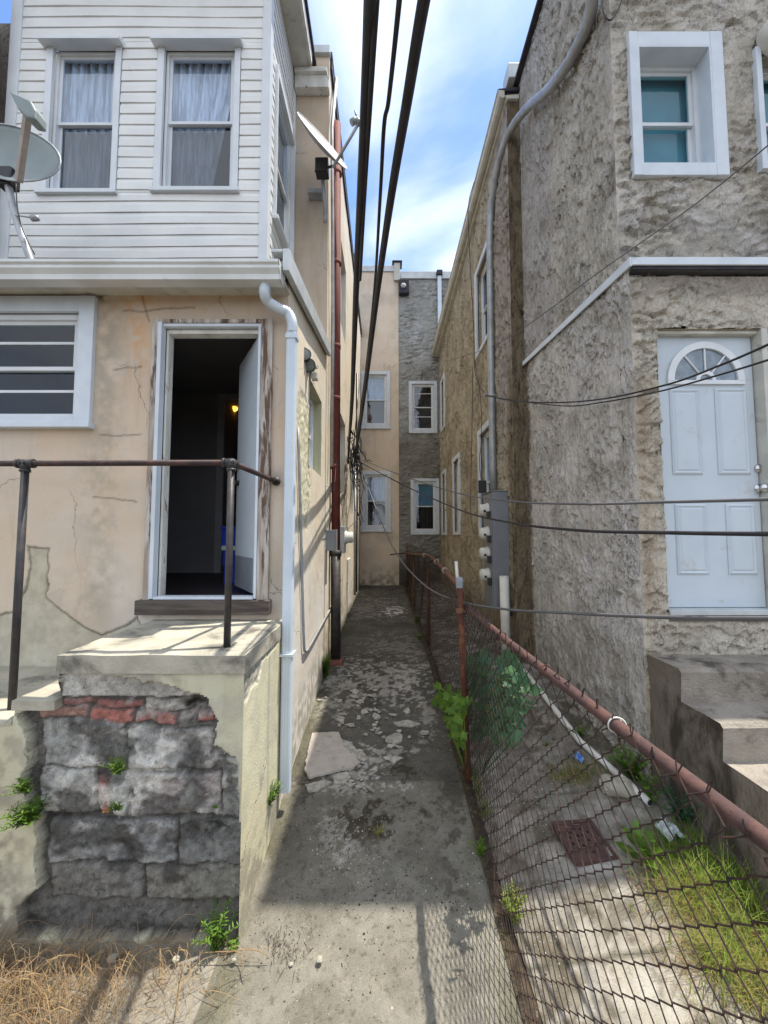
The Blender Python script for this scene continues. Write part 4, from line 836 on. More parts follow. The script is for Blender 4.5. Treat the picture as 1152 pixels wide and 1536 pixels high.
# ---------------------------------------------------------------- concrete stoop (left)
SP = empty('concrete_stoop', (-1.3, 2.5, 0), 'crumbling stoop with fallen render exposing brick and stone, below the open door', 'stoop')
SYF = 2.09; szt = 2-.605; SX1 = XL+.004; SXa = PY(88, 990, SYF).x; SXb = PY(20, 1070, SYF).x; z2 = 2-.835; z3 = 2-.94
holep = [(195, 240), (265, 232), (440, 270), (600, 300), (720, 345), (735, 385), (755, 420), (745, 470), (730, 500), (760, 520), (815, 545), (825, 700), (835, 900), (850, 1090), (852, 1170), (60, 1170), (60, 1060), (135, 1000), (120, 900), (130, 820), (70, 610), (95, 560), (85, 450), (60, 400), (115, 370), (120, 335), (200, 290)]
holep = [(x/2.304, 900+y/2.304) for x, y in holep]
def mmask(P):
    x, y = proj(P); n1_ = (fbm(P[:, 0]*16, P[:, 2]*16, 4, 12)-.5)*11; n2_ = (fbm(P[:, 0]*16, P[:, 2]*16, 4, 13)-.5)*11
    return inpoly(x+n1_, y+n2_, holep)
def Z7(q): return [(a/2.304, 900+b/2.304) for a, b in q]
stones = [((115, 425, 415, 600), (.20, .20, .19), .0), ((420, 450, 725, 600), (.17, .165, .155), 0), ((110, 600, 315, 762), (.24, .235, .22), 0), ((372, 640, 428, 765), (.27, .26, .24), 0), ((440, 612, 742, 765), (.20, .18, .17), 0), ((745, 560, 830, 770), (.12, .12, .11), 0),
          ((140, 775, 600, 930), (.17, .17, .165), 0), ((605, 775, 840, 940), (.11, .11, .105), 0), ((140, 935, 480, 1060), (.11, .105, .095), 0), ((485, 940, 845, 1060), (.12, .115, .10), 0),
          ((110, 378, 275, 424), (.20, .12, .10), 1), ((283, 388, 440, 432), (.22, .09, .072), 1), ((446, 400, 590, 442), (.20, .10, .085), 1), ((655, 402, 722, 436), (.22, .09, .07), 1), ((318, 628, 366, 765), (.25, .10, .08), 1),
          ((120, 346, 300, 374), (.16, .09, .08), 1), ((305, 358, 475, 388), (.17, .08, .07), 1), ((200, 245, 735, 342), (.25, .24, .215), 0), ((480, 350, 640, 400), (.30, .29, .26), 0)]
def stx(P):
    x, y = proj(P); wx = (fbm(P[:, 0]*8, P[:, 2]*8, 5, 14)-.5)*15; wy = (fbm(P[:, 0]*8, P[:, 2]*8, 5, 15)-.5)*14
    return (x+wx)*2.304, (y+wy-900)*2.304
def stoopcol(u, v, P):
    x, y = proj(P); X, Y_ = stx(P); n = fbm(u*9, v*9, 5, 16); nf = fbm(u*45, v*45, 4, 18); nb = fbm(u*3.2, v*3.2, 4, 19)
    c = np.tile(np.array([.52, .505, .385]), (len(u), 1)); c = mixc(c, (.40, .385, .31), sstep(.4, .65, n)*.7)
    c = mixc(c, (.24, .22, .18), sstep(1.55, .2, v)*sstep(.42, .6, n)*.8*sstep(-1.75, -1.95, u)); c = mixc(c, (.20, .18, .14), sstep(.35, .05, v)*.8*sstep(.35, .55, n))
    c = mixc(c, (.30, .285, .24), np.clip(blob(x, y, 225, 1010, 130, 20), 0, 1)*sstep(.4, .6, n)*.8)
    m = mmask(P); s = np.tile(np.array([.085, .08, .072]), (len(u), 1)); ed = np.zeros(len(u))
    q_ = None
    for (a, b_, c_, d_), col, br in stones:
        q = np.minimum(np.minimum(X-a, c_-X), np.minimum(Y_-b_, d_-Y_)); q_ = np.maximum(q_, q) if q_ is not None else q; k = sstep(0, 6, q); s = mixc(s, col, k*(1 if br else .75+.25*sstep(.35, .6, nb)))
    s = mixc(s, (.33, .32, .295), sstep(.50, .56, nb*.5+n*.5)*.85*sstep(800, 740, Y_)*(~inpoly(X, Y_, [(100, 340), (740, 340), (740, 445), (100, 445)])))                   # remaining pale render
    s = mixc(s, (.37, .36, .33), np.clip(blob(X, Y_, 490, 510, 80, 45)+blob(X, Y_, 670, 540, 60, 30)+blob(X, Y_, 600, 680, 120, 60)*.7+blob(X, Y_, 260, 560, 100, 60)*.8+blob(X, Y_, 210, 830, 60, 60)*.7, 0, 1)*sstep(.42, .58, n))
    s = mixc(s, (.018, .018, .018), np.clip(blob(X, Y_, 420, 880, 70, 28)+blob(X, Y_, 720, 830, 90, 80)+blob(X, Y_, 645, 385, 42, 28)*1.3+blob(X, Y_, 790, 700, 30, 120)*.7, 0, 1)*sstep(.38, .55, n))
    s = mixc(s, (.20, .185, .17), sstep(.50, .62, fbm(u*14, v*14, 4, 77))*.75*(Y_ < 460)*(Y_ > 342)); s = mixc(s, (.035, .033, .03), sstep(.56, .68, fbm(u*5, v*8, 5, 78))*.75); s = mixc(s, (.03, .028, .026), np.exp(-(q_/3.0)**2)*.75*sstep(.36, .56, fbm(u*6, v*6, 4, 79))); s *= ((.45+1.1*nf)*1.6)[:, None]; c[m] = s[m]; return c
def stooph(u, v, P):
    m = mmask(P); X, Y_ = stx(P); n = fbm(u*11, v*11, 5, 22); nf = fbm(u*60, v*60, 3, 23); q = np.full(len(u), -20.)
    for (a, b_, c_, d_), col, br in stones: q = np.maximum(q, np.minimum(np.minimum(X-a, c_-X), np.minimum(Y_-b_, d_-Y_)))
    pale = sstep(.50, .57, fbm(u*3.2, v*3.2, 4, 19)*.6+fbm(u*9, v*9, 5, 16)*.4); h = -.064+.021*sstep(-3, 8, q)+.052*(n-.5)+.012*(nf-.5)+.012*pale
    h = h-.05*np.clip(blob(X, Y_, 645, 385, 45, 30), 0, 1)-.02*blob(X, Y_, 720, 830, 80, 60)-.015*blob(X, Y_, 420, 880, 60, 30)
    h = np.where(Y_ < 345, np.maximum(h, -.03), h)
    return np.where(m, h, .004*(n-.5)+.0)
M['masonry'] = M['render']
def ids(P): return mmask(P).astype(int)
mmat = NT('exposed_masonry'); c = mmat.vcol(); fine = mmat.noise(mmat.pos, 160, 3, .7); c = mmat.mix(mmat.rng(fine, .5, .66), c, mmat.mix(1, c, (1.5, 1.47, 1.44), 'MULTIPLY'))
c = mmat.mix(mmat.rng(mmat.noise(mmat.pos, 34, 6, .7), .56, .66), c, mmat.mix(1, c, (.5, .5, .5), 'MULTIPLY'))
mmat.done(c, .95, mmat.bump(mmat.math('ADD', fine, mmat.noise(mmat.pos, 50, 5, .7)), .9, .008), spec=.1)
panel('render_coat', SP, M['render'], (0, SYF, 0), (1, 0, 0), (0, 0, 1), (0, -1, 0), -3.4, SX1, -.25, szt-.10, .009, hfn=stooph, cfn=stoopcol, t=.3, back=False, edge=.006,
      split=(ids, {0: ('render_coat', M['render']), 1: ('exposed_masonry', mmat.m)}), vtop=lambda u: np.where(u > SXa, szt-.10, np.where(u > SXb, z2-.055, z3-.02)))
def stside(P): x, y = proj(P); n = (fbm(P[:, 1]*16, P[:, 2]*16, 4, 24)-.5)*8; return inpoly(x+n, y+n, [(352, 985), (410, 935), (420, 950), (412, 975), (396, 990), (390, 1015), (372, 1045), (356, 1060), (358, 1030), (350, 1010)])
def stscol(u, v, P):
    n = fbm(u*7, v*7, 5, 26); nf = fbm(u*60, v*60, 3, 27); c = np.tile(np.array([.60, .575, .42]), (len(u), 1)); c = mixc(c, (.48, .46, .36), sstep(.4, .65, n)*.6)
    c = mixc(c, (.30, .28, .23), np.clip(sstep(.5, .15, v), 0, 1)*sstep(.35, .55, n)*.8); c = mixc(c, (.33, .31, .25), np.exp(-((u-2.55+.03*(n-.5))/.02)**2)*.6)
    m = stside(P); c[m] = np.array([.30, .29, .25])*(.3+1.5*nf[m])[:, None]; return c
panel('side_render', SP, M['render'], (SX1, 0, 0), (0, 1, 0), (0, 0, 1), (1, 0, 0), SYF, YF-.002, -.25, szt-.001, .01, hfn=lambda u, v, P: .004*(fbm(u*6, v*6, 3, 28)-.5)+np.where(stside(P), -.02+.02*fbm(u*40, v*40, 3, 29), 0), cfn=stscol, t=.2, back=False)
def slab(name, x0, x1, y0, y1, z0, z1, mat, s=3):
    m_ = MB(); nx, ny = int((x1-x0)/.025)+2, int((y1-y0)/.025)+2; X = np.linspace(x0, x1, nx); Y = np.linspace(y0, y1, ny); vs = []
    for j in range(ny):
        for i in range(nx):
            e = min(X[i]-x0, x1-X[i], Y[j]-y0 if True else 1); rnd = -.012*max(0, 1-e/.02)**2
            vs.append((X[i], Y[j], z1+rnd+.006*(float(vn(X[i]*9, Y[j]*9, s))-.5)))
    fs = [(j*nx+i, j*nx+i+1, (j+1)*nx+i+1, (j+1)*nx+i) for j in range(ny-1) for i in range(nx-1)]; m_.add(vs, fs, True)
    for seq in ([(i, 0) for i in range(nx)], [(nx-1, j) for j in range(ny)], [(nx-1-i, ny-1) for i in range(nx)], [(0, ny-1-j) for j in range(ny)]):
        vv = []
        for (i, j) in seq: a = vs[j*nx+i]; d = .01*(float(fbm(a[0]*14+a[1]*9, 3.1, 3, s))-.5); vv += [a, (a[0], a[1]+(d if j == 0 else 0), (z1*.4+z0*.6)), (a[0], a[1]+(d if j == 0 else 0), z0)]
        m_.add(vv, [(3*k+r, 3*k+1+r, 3*k+4+r, 3*k+3+r) for k in range(len(seq)-1) for r in (0, 1)], False)
    return m_.build(name, mat, SP)
slab('slab', SXa, SX1+.008, SYF-.012, YF-.001, szt-.105, szt, M['concrete'])
slab('lower_tread', SXb, SXa-.002, SYF-.012, YF-.001, z2-.06, z2, M['concrete'], 5)
slab('lower_tread', -3.4, SXb-.002, SYF-.008, YF-.001, z3-.03, z3, M['concrete'], 6)
# ---------------------------------------------------------------- pipe railing on the stoop
RL = empty('pipe_railing', (-.86, 2.2, szt), 'dark iron pipe handrail standing on the concrete stoop', 'railing')
RY = 2.20; cp = V(-.862, RY, PY(348, 694, RY).z); lp = V(PY(38, 700, RY).x, RY, cp.z-.005)
b = MB(); b.tube([V(cp.x, RY, szt-.01), cp], .019, 14); b.build('post', M['blackpipe'], RL)
b = MB(); b.tube([V(lp.x, RY, z3-.02), lp], .019, 14); b.build('post', M['blackpipe'], RL)
b = MB(); b.tube([V(-3.6, RY, lp.z), lp, cp+V(.0, 0, 0)], .0165, 14); b.build('top_rail', M['railrust'], RL)
we = PY(414, 722, YF-.01); b = MB(); b.tube([cp, we], .0165, 14); b.build('return_rail', M['railrust'], RL)
def fitting(c, dirs, r=.0235, L=.042):
    b = MB()
    for d in dirs: d = V(*d).normalized(); b.tube([c-d*.018, c+d*L], r, 14); b.tube([c+d*(L-.008), c+d*(L+.006)], r*1.12, 14)
    b.lathe(c, (0, 0, 1), [(0, -r), (r*.8, -r*.6), (r, 0), (r*.8, r*.6), (0, r)], 14); b.build('elbow', M['blackpipe'], RL)
fitting(cp, [(-1, 0, 0), (0, 0, -1), tuple(we-cp)]); fitting(lp, [(-1, 0, 0), (1, 0, 0), (0, 0, -1)])
b = MB(); b.lathe(we, (0, 1, 0), [(.02, -.02), (.032, -.012), (.032, .004), (0, .004)], 14); b.build('wall_socket', M['blackpipe'], RL)

# ---------------------------------------------------------------- satellite dishes
def dish(nm, label, c, n, up, rx, ry, mat, arm_end, lnb_kind, depth=.06):
    E = empty(nm, c, label, 'satellite dish'); c = V(*c); n = V(*n).normalized(); up = V(*up); a = up.cross(n).normalized(); u2 = n.cross(a)
    vs = []; NR, NA = 8, 40
    for s in (0, 1):
        for i in range(NR+1):
            r = i/NR
            for k in range(NA): g = 2*math.pi*k/NA; vs.append(c+a*rx*r*math.cos(g)+u2*ry*r*math.sin(g)+n*(depth*r*r-depth)-n*(.004*s))
    fs = []
    for s in (0, 1):
        o = s*(NR+1)*NA
        for i in range(NR):
            for k in range(NA):
                f = (o+i*NA+k, o+i*NA+(k+1) % NA, o+(i+1)*NA+(k+1) % NA, o+(i+1)*NA+k); fs.append(f if s == 0 else f[::-1])
    o2 = (NR+1)*NA
    for k in range(NA): fs.append((NR*NA+k, NR*NA+(k+1) % NA, o2+NR*NA+(k+1) % NA, o2+NR*NA+k))
    b = MB(); b.add(vs, fs, True); b.build('reflector', M[mat], E)
    ring = [c+a*rx*math.cos(2*math.pi*k/NA)+u2*ry*math.sin(2*math.pi*k/NA) for k in range(NA+1)]
    b = MB(); b.tube(ring, .006, 6, cap=False); b.build('rim', M['conduit'], E)
    return E, c, n, a, u2
d1 = PY(12, 228, 2.95)
E, c, n, a, u2 = dish('satellite_dish', 'large grey satellite dish on a bent mast at the left edge of the siding', d1, (.05, -.92, .12), (.35, 0, 1), .43, .25, 'dish', None, 0)
ae = PY(42, 170, 2.62); a0 = PY(28, 272, 2.88)
b = MB(); d = (ae-a0); s_ = d.cross(V(0, 1, 0)).normalized(); q = d.cross(s_).normalized()
b.prism([a0+s_*.02+q*.02, a0-s_*.02+q*.02, a0-s_*.02-q*.02, a0+s_*.02-q*.02], d); b.build('arm', simple('beige_arm', (.40, .36, .32), (.33, .28, .25), 12), E, bev=.004)
b = MB(); tip = PY(22, 146, 2.60); f2 = PY(62, 180, 2.60); m_ = (tip+f2)/2; e1_ = (f2-tip)
vs = [tip, tip+e1_*.35+V(0, 0, -.075), tip+e1_*.7+V(0, 0, -.085), f2+V(0, 0, -.045), f2+V(.0, 0, .02), tip+e1_*.8+V(0, 0, .06), tip+e1_*.4+V(0, 0, .03)]
b.prism([v+V(0, .05, 0) for v in vs], (0, -.10, 0)); b.build('feed_shield', M['dish'], E, bev=.012)
b = MB(); b.tube(smooth_pts([PY(10, 258, 3.0), PY(14, 285, 2.97), PY(22, 320, 2.95), PY(44, 384, 2.95), PY(50, 398, 2.95)], 5), .026, 12); b.build('mast', M['conduit'], E)
b = MB(); p = PY(8, 262, 2.97); b.box(p.x-.05, p.x+.07, 2.94, 3.03, p.z-.10, p.z+.05); b.build('bracket', M['black'], E, bev=.008)
b = MB(); b.tube(smooth_pts([PY(24, 275, 2.9), PY(26, 310, 2.9), PY(34, 345, 2.9), PY(52, 382, 2.92)], 5), .004, 6); b.build('cable', M['cable'], E)
b = MB(); b.tube([PY(18, 322, 2.93), PY(45, 326, 2.93)], .006, 8); b.lathe(PY(52, 327, 2.93), (1, 0, .1), [(0, -.03), (.022, -.025), (.024, .0), (.022, .025), (0, .03)], 10); b.build('clamp_arm', M['conduit'], E)
b = MB(); p = PY(52, 384, 2.95); b.box(p.x-.06, p.x+.06, 2.90, 3.02, shed(2.95)+.045, shed(2.95)+.06); b.tube([V(p.x, 2.95, shed(2.95)+.05), PY(50, 396, 2.95)], .026, 12); b.build('foot', M['conduit'], E)
d2 = PY(484, 212, 4.3)
E, c, n, a, u2 = dish('satellite_dish', 'pale satellite dish seen almost edge on at the house corner, beside the overhead cables', d2, (.66, -.56, .50), (-.5, 0, 1), .30, .40, 'dish2', None, 0)
b = MB(); a0, ae = PY(499, 252, 4.2), PY(541, 180, 3.95); b.tube([a0, ae], .016, 8); b.build('arm', M['conduit'], E)
b = MB(); p = PY(534, 178, 3.96); b.tube([p, PY(540, 186, 3.96)], .028, 10); b.tube([p+V(0, 0, -.01), p+V(-.05, 0, -.05)], .034, 10); b.tube([p+V(.01, 0, 0), p+V(-.01, 0, .09)], .011, 8); b.build('feed', M['dish'], E)
b = MB(); b.tube(smooth_pts([PY(482, 240, 4.4), PY(484, 265, 4.5), PY(487, 300, 4.6), PY(488, 334, 4.7)], 5), .027, 10); b.build('mast', M['conduit'], E)
p = PY(485, 250, 4.38); b = MB(); b.box(p.x-.09, p.x+.06, 4.33, 4.46, p.z-.09, p.z+.07); b.tube([p+V(-.1, 0, -.06), p+V(.12, -.05, -.04)], .014, 8); b.build('bracket', M['black'], E, bev=.01)
p = PY(473, 291, 4.78); b = MB(); b.box(p.x-.09, p.x+.10, 4.72, 4.849, p.z-.03, p.z+.03); b.build('wall_bracket', M['conduit'], E, bev=.005)

# ---------------------------------------------------------------- floodlight pair on the side wall
p = PX(468, 552, XL+.02); FL = empty('wall_floodlight', p, 'twin headed black floodlight on the sunny side wall beside the downspout', 'floodlight')
b = MB(); b.lathe(V(XL, p.y, p.z), (1, 0, 0), [(.06, 0), (.06, .025), (.045, .04), (0, .042)], 16); b.tube([V(XL+.03, p.y, p.z), V(XL+.08, p.y-.03, p.z+.0)], .02, 8); b.build('base', M['soffit'], FL)
for (x, y, D, dr_) in ((456, 531, p.y-.28, (.15, -1, .02)), (463, 548, p.y-.20, (.35, -1, -.55))):
    c = PY(x, y, D); dv = V(*dr_).normalized(); b = MB()
    b.lathe(c, dv, [(0, -.20), (.03, -.195), (.045, -.15), (.048, -.08), (.062, -.03), (.066, .0), (.060, .002)], 18); b.tube([c-dv*.14, V(XL+.05, p.y, p.z)], .012, 8); h_ = b.build('lamp_head', M['black'], FL)
    b = MB(); b.lathe(c, dv, [(0, .006), (.04, .004), (.060, -.004)], 18); b.build('lens', M['lens'], h_)
b = MB(); b.box(XL+.02, XL+.08, p.y-.06, p.y+.02, p.z-.13, p.z-.06); b.build('sensor', M['soffit'], FL, bev=.01)

# ---------------------------------------------------------------- pipes and boxes on the left wall
def thing_tube(name, mat, pts, r, label, cat, n=10, k=6, group=None):
    b = MB(); b.tube(smooth_pts(pts, k) if k else pts, r, n); return tag(b.build(name, M[mat]), label, cat, group)
C1 = XL+.02
thing_tube('conduit', 'conduit', [PX(447, 642, C1), PX(451, 780, C1), PX(454, 900, C1), PX(456, 966, C1), PX(458, 977, C1), PX(464, 970, C1), PX(478, 945, C1), PX(499, 907, C1)], .012, 'thin grey conduit dropping down the cream side wall and bending towards the black pipe', 'conduit', k=5)
rp_ = V(-.665, 5.28, 0); rb = PY(508, 832, 5.28).z; rt = PY(499, 186, 5.28).z
R_ = empty('soil_pipe', (rp_.x, rp_.y, .35), 'tall red brown pipe with black lower length running up the left wall', 'pipe')
b = MB(); b.tube([V(rp_.x+.02, 5.28, rb), V(rp_.x-.01, 5.28, rt)], .058, 16); b.build('upper_pipe', M['redpipe'], R_)
b = MB()
for yy in (260, 395, 520, 598, 700):
    z_ = PY(504, yy, 5.28).z; b.lathe(V(rp_.x+.005, 5.28, z_), (0, 0, 1), [(.058, -.03), (.064, -.028), (.064, .028), (.058, .03)], 16)
b.build('coupling', M['redpipe'], R_)
b = MB(); gzb = gz(-.6, 5.3); b.tube([V(rp_.x+.03, 5.28, gzb+.04), V(rp_.x+.02, 5.28, rb+.03)], .066, 16); b.tube([V(rp_.x+.02, 5.28, rb-.02), V(rp_.x+.02, 5.28, rb+.06)], .078, 16); b.build('lower_pipe', M['blackpipe'], R_)
b = MB(); b.box(rp_.x-.10, rp_.x+.13, 5.14, 5.36, gzb-.05, gzb+.05); b.build('brick_foot', M['brick'], R_, bev=.012)
p = PY(496, 810, 5.0); EB = empty('electric_box', (XL, 5.0, p.z), 'grey rectangular electric box on the left wall beside the red pipe', 'electric box')
b = MB(); b.box(XM, XM+.12, 4.90, 5.05, PY(496, 826, 4.95).z, PY(496, 795, 4.95).z); q = b.build('housing', M['meterbox'], EB, bev=.006)
b = MB(); b.box(XM+.121, XM+.128, 4.895, 5.055, PY(496, 827, 4.95).z, PY(496, 794, 4.95).z); b.build('door', M['meterbox'], EB, bev=.002)
y_ = 6.05; p = PX(519, 808, XM+.1); p.y = y_; EM = empty('electric_meter', (XM, y_, p.z), 'round glass electric meter low on the left wall behind the red pipe', 'electric meter')
zc = PY(522, 808, y_).z; b = MB(); b.box(XM, XM+.13, y_-.13, y_+.13, zc-.22, zc+.19); b.build('housing', M['conduit'], EM, bev=.01)
b = MB(); b.lathe(V(XM+.13, y_, zc+.02), (1, 0, 0), [(.10, 0), (.10, .03), (.085, .035), (.085, .11), (.05, .125), (0, .127)], 20); b.build('dial', M['meter'], EM)
thing_tube('drain_pipe', 'pvc', [V(XM+.05, 5.62, 2.75), V(XM+.05, 5.62, .9)], .045, 'white vertical pipe just behind the red pipe on the left wall', 'pipe', k=0)
thing_tube('conduit', 'conduit', [PX(505, 118, XM+.06), PX(498, 190, XM+.05), V(XM+.05, 5.05, 4.8), V(XM+.05, 5.05, 2.9)], .022, 'grey cable pipe running down the wall just left of the red pipe', 'conduit', k=0)
for i, (x, y0_, y1_) in enumerate(((536, 560, 900), (533, 700, 905))):
    q0, q1 = PX(x, y0_, XM+.03), PX(x, y1_-10, XM+.03); q1.x = q0.x; q1.y = q0.y; q1.z = max(q1.z, .6)
    thing_tube('wall_cable_duct', 'black' if i == 0 else 'conduit', [q0, q1], .03, ('black duct running down the far left wall beneath the cable tangle', 'grey duct beside the black one low on the far left wall')[i], 'duct', k=0)
b = MB(); y_ = 8.0; b.box(XM, XM+.03, 7.7, 8.2, .5, 1.55); tag(b.build('wall_hatch', M['old_white'], bev=.01), 'narrow weathered board hatch low on the far left wall', 'hatch')

# ---------------------------------------------------------------- overhead cables
def cab(pts, r, label, mat='cable', name='overhead_cable', group=None, k=8, n=8): return thing_tube(name, mat, [PY(*p) for p in pts], r, label, 'cable', n=n, k=k, group=group)
cab([(572, -330, .62), (556, 0, 1.08), (549, 150, 1.4), (541, 300, 1.9), (534, 440, 2.7), (528, 600, 4.3), (524, 660, 6.0), (522, 695, 7.6)], .0215, 'thickest black overhead cable, leftmost of the three crossing the sky')
cab([(566, -20, 1.05), (556, 140, 1.35), (547, 290, 1.85), (540, 420, 2.5)], .010, 'thin strand twisted along the leftmost black overhead cable')
cab([(630, -330, .6), (599, 0, 1.05), (583, 150, 1.4), (576, 190, 1.5), (570, 300, 1.85), (561, 440, 2.7), (548, 560, 3.9), (540, 620, 5.2), (531, 690, 7.6)], .0085, 'thin black overhead cable in the middle of the three crossing the sky')
cab([(700, -330, .6), (636, 0, 1.03), (611, 150, 1.32), (586, 300, 1.8), (566, 440, 2.6), (551, 560, 3.8), (540, 640, 5.4), (531, 700, 7.6)], .019, 'thick black overhead cable, rightmost of the three crossing the sky')
cab([(541, 560, 7.5), (535, 620, 6.8), (531, 680, 7.2), (540, 700, 7.4)], .008, 'short looped black wire hanging beside the cable tangle')
rr = random.Random(5)
for i in range(30):
    s0 = PY(rr.uniform(520, 540), rr.uniform(630, 710), rr.uniform(6.8, 7.8)); pts = [s0]
    for j in range(5): pts.append(pts[-1]+V(rr.uniform(-.06, .08), rr.uniform(-.22, .22), rr.uniform(-.36, .10)))
    for q in pts: q.x = max(q.x, XM+.03)
    b = MB(); b.tube(smooth_pts(pts, 5), rr.choice((.005, .007, .010)), 6)
    tag(b.build('loose_wire', M['cable']), 'loose black wire in the tangle where the overhead cables meet the left wall', 'wire', 'tangled wires at the left wall')
for i, (pts, r, lb) in enumerate((
    ([(522, 690, 7.2), (517, 740, 6.8), (509, 800, 6.2), (500, 812, 5.2)], .006, 'wire curving from the cable tangle down to the grey box'),
    ([(528, 700, 7.2), (540, 745, 6.9), (543, 770, 6.8), (525, 790, 6.3), (516, 800, 6.1)], .005, 'wire looping right and back to the round meter below the tangle'),
    ([(505, 690, 4.9), (500, 745, 4.6), (494, 790, 4.9), (492, 800, 5.0)], .004, 'thin wire hanging across the red pipe to the grey box'),
    ([(530, 690, 7.2), (527, 740, 7.1), (521, 780, 6.4), (522, 800, 6.1)], .006, 'dark wire dropping straight from the tangle to the round meter'))):
    cab(pts, r, lb, k=6, name='loose_wire')
# cables crossing in front of the right house
cab([(1230, 150, 1.9), (1152, 218, 2.15), (1035, 312, 2.6), (900, 407, 3.08), (830, 460, 3.95), (770, 502, 4.95), (725, 525, 6.4), (668, 542, 9)], .0045, 'thin dark wire slanting up across the upper right window wall', 'greycable')
cab([(1230, 480, 1.5), (1152, 517, 1.7), (1080, 548, 2.0), (1000, 577, 2.5), (900, 599, 3.2), (820, 604, 4.0), (760, 600, 5.0), (728, 592, 5.8)], .0065, 'upper of two black wires crossing the fan light of the white door')
cab([(1230, 515, 1.5), (1152, 540, 1.7), (1080, 562, 2.0), (985, 588, 2.5), (900, 604, 3.2), (850, 609, 3.8), (790, 603, 4.8), (730, 594, 5.8)], .0055, 'lower of two black wires crossing the fan light of the white door')
cab([(1230, 746, 1.3), (1152, 749, 1.5), (1000, 753, 1.9), (860, 756, 2.6), (760, 751, 3.6), (680, 738, 5.0), (600, 712, 6.6), (540, 688, 7.4)], .0075, 'grey wire crossing the middle of the white door, thinner of the level pair', 'greycable')
cab([(1230, 801, 1.3), (1152, 801, 1.5), (1000, 799, 1.9), (860, 795, 2.6), (760, 783, 3.6), (690, 765, 5.0), (610, 730, 6.6), (538, 692, 7.4)], .0095, 'thick black wire crossing the white door just below its knob')
cab([(1230, 928, 1.3), (1152, 928, 1.5), (1000, 926, 1.9), (860, 920, 2.6), (760, 914, 3.2), (690, 902, 3.8), (640, 880, 4.6), (600, 838, 5.6), (575, 790, 6.4), (548, 720, 7.2), (536, 690, 7.4)], .0095, 'sagging grey wire passing low across the door threshold and over the fence post', 'greycable')
cab([(711, 273, 6.25), (703, 305, 6.4), (703, 350, 6.6), (710, 480, 6.85), (713, 560, 6.8), (728, 594, 6.0)], .006, 'thin wire hanging from the right gutter down past the upper wing window')
cab([(709, 550, 6.9), (708, 640, 6.85), (706, 760, 6.7), (710, 795, 6.5), (718, 799, 6.2), (725, 790, 6.0), (726, 760, 5.9)], .005, 'thin wire drooping in a long loop beside the meter bank')
cab([(712, 540, 6.9), (721, 600, 6.5), (722, 660, 6.4), (719, 690, 6.4), (722, 720, 6.2), (729, 738, 5.9)], .005, 'thin wire running down over the ground floor wing window to the meter bank')
cab([(904, -10, 3.0), (905, 18, 2.98), (916, 30, 2.96), (930, 8, 2.98), (934, -12, 3.0)], .006, 'dark wire loop at the top edge of the right house')
p = PY(728, 593, 5.85); b = MB(); b.lathe(p, (1, 0, 0), [(0, -.03), (.03, -.02), (.02, 0), (.03, .02), (0, .03)], 10); b.tube([p, V(XW, 5.85, p.z)], .01, 6); tag(b.build('cable_insulator', M['dish2']), 'small insulator holding the wires by the bent grey pipe', 'insulator')

# ---------------------------------------------------------------- riser pipe, meter bank, pvc on the right
thing_tube('service_mast', 'conduit', [V(PY(890, -30, 3.05).x, 3.05, PY(890, -30, 3.05).z), PY(884, 30, 3.25), PY(862, 78, 3.5), PY(848, 102, 3.65), PY(822, 135, 4.05), PY(790, 163, 4.65), PY(766, 195, 5.05), PY(750, 238, 5.4), PY(740, 290, 5.75), PY(735, 345, 5.9), PY(736, 500, 5.92), PY(740, 735, 5.92)], .052, 'long bent grey pipe climbing the right wall above the meters', 'pipe', n=14, k=7)
MBk = empty('meter_bank', (1.6, 5.6, 1.0), 'tall grey cabinet carrying four stacked electric meters on the right wall', 'meter cabinet')
mx0, mx1 = PY(738, 740, 5.4).x, XW-.002; mz1, mz0 = PY(752, 737, 5.4).z, PY(760, 915, 5.4).z
b = MB(); b.box(mx0, mx1, 5.40, 5.86, mz0, mz1); b.build('cabinet', M['meterbox'], MBk, bev=.006)
b = MB(); b.box(mx0-.012, mx0-.001, 5.42, 5.84, mz0+.03, mz1-.03); b.build('meter_plate', M['meterbox'], MBk, bev=.003)
b = MB(); b.box(mx0-.02, mx1, 5.39, 5.87, mz1+.001, mz1+.012); b.build('lid', M['meterbox'], MBk)
for i, yy in enumerate((765, 800, 830, 862)):
    zc = PY(735, yy, 5.6).z; b = MB(); b.lathe(V(mx0-.012, 5.60, zc), (-1, 0, 0), [(.10, 0), (.10, .02), (.085, .03), (.082, .10), (.06, .12), (0, .123)], 20); mt = b.build('meter', M['meter'], MBk)
    b = MB(); b.box(mx0-.06, mx0-.012, 5.42, 5.50, zc-.13, zc-.03); b.build('switch', M['black'], mt, bev=.004)
    b = MB(); b.box(mx0-.09, mx0-.06, 5.512, 5.52, zc-.035, zc-.005); b.build('nameplate', M['black'], mt)
b = MB(); b.box(XW-.3, XW-.18, 5.87, 5.9, mz1+.03, mz1+.22); b.build('junction_box', M['black'], MBk, bev=.004)
pv = PY(756, 864, 5.25); pe = PZ(758, 985, 2-1.50)
thing_tube('conduit_sleeve', 'pvc', [V(pv.x, 5.25, pv.z), V(pv.x+.01, 5.25, .42)], .060, 'wide white plastic sleeve rising from the yard to the meter cabinet', 'pipe', n=16, k=0)
def gp(x, y, lift=.03):    # point on the side yard surface seen at x,y
    r = ray(x, y); o = V(0, 0, CH); t_ = .5
    for _ in range(4000):
        q = o+r*t_
        if q.z <= gz(q.x, q.y)+lift: return q
        t_ += .003
    return q
g0, g1, g2 = gp(770, 985), gp(870, 1112), gp(975, 1204)
g0.x = min(g0.x, 1.66)
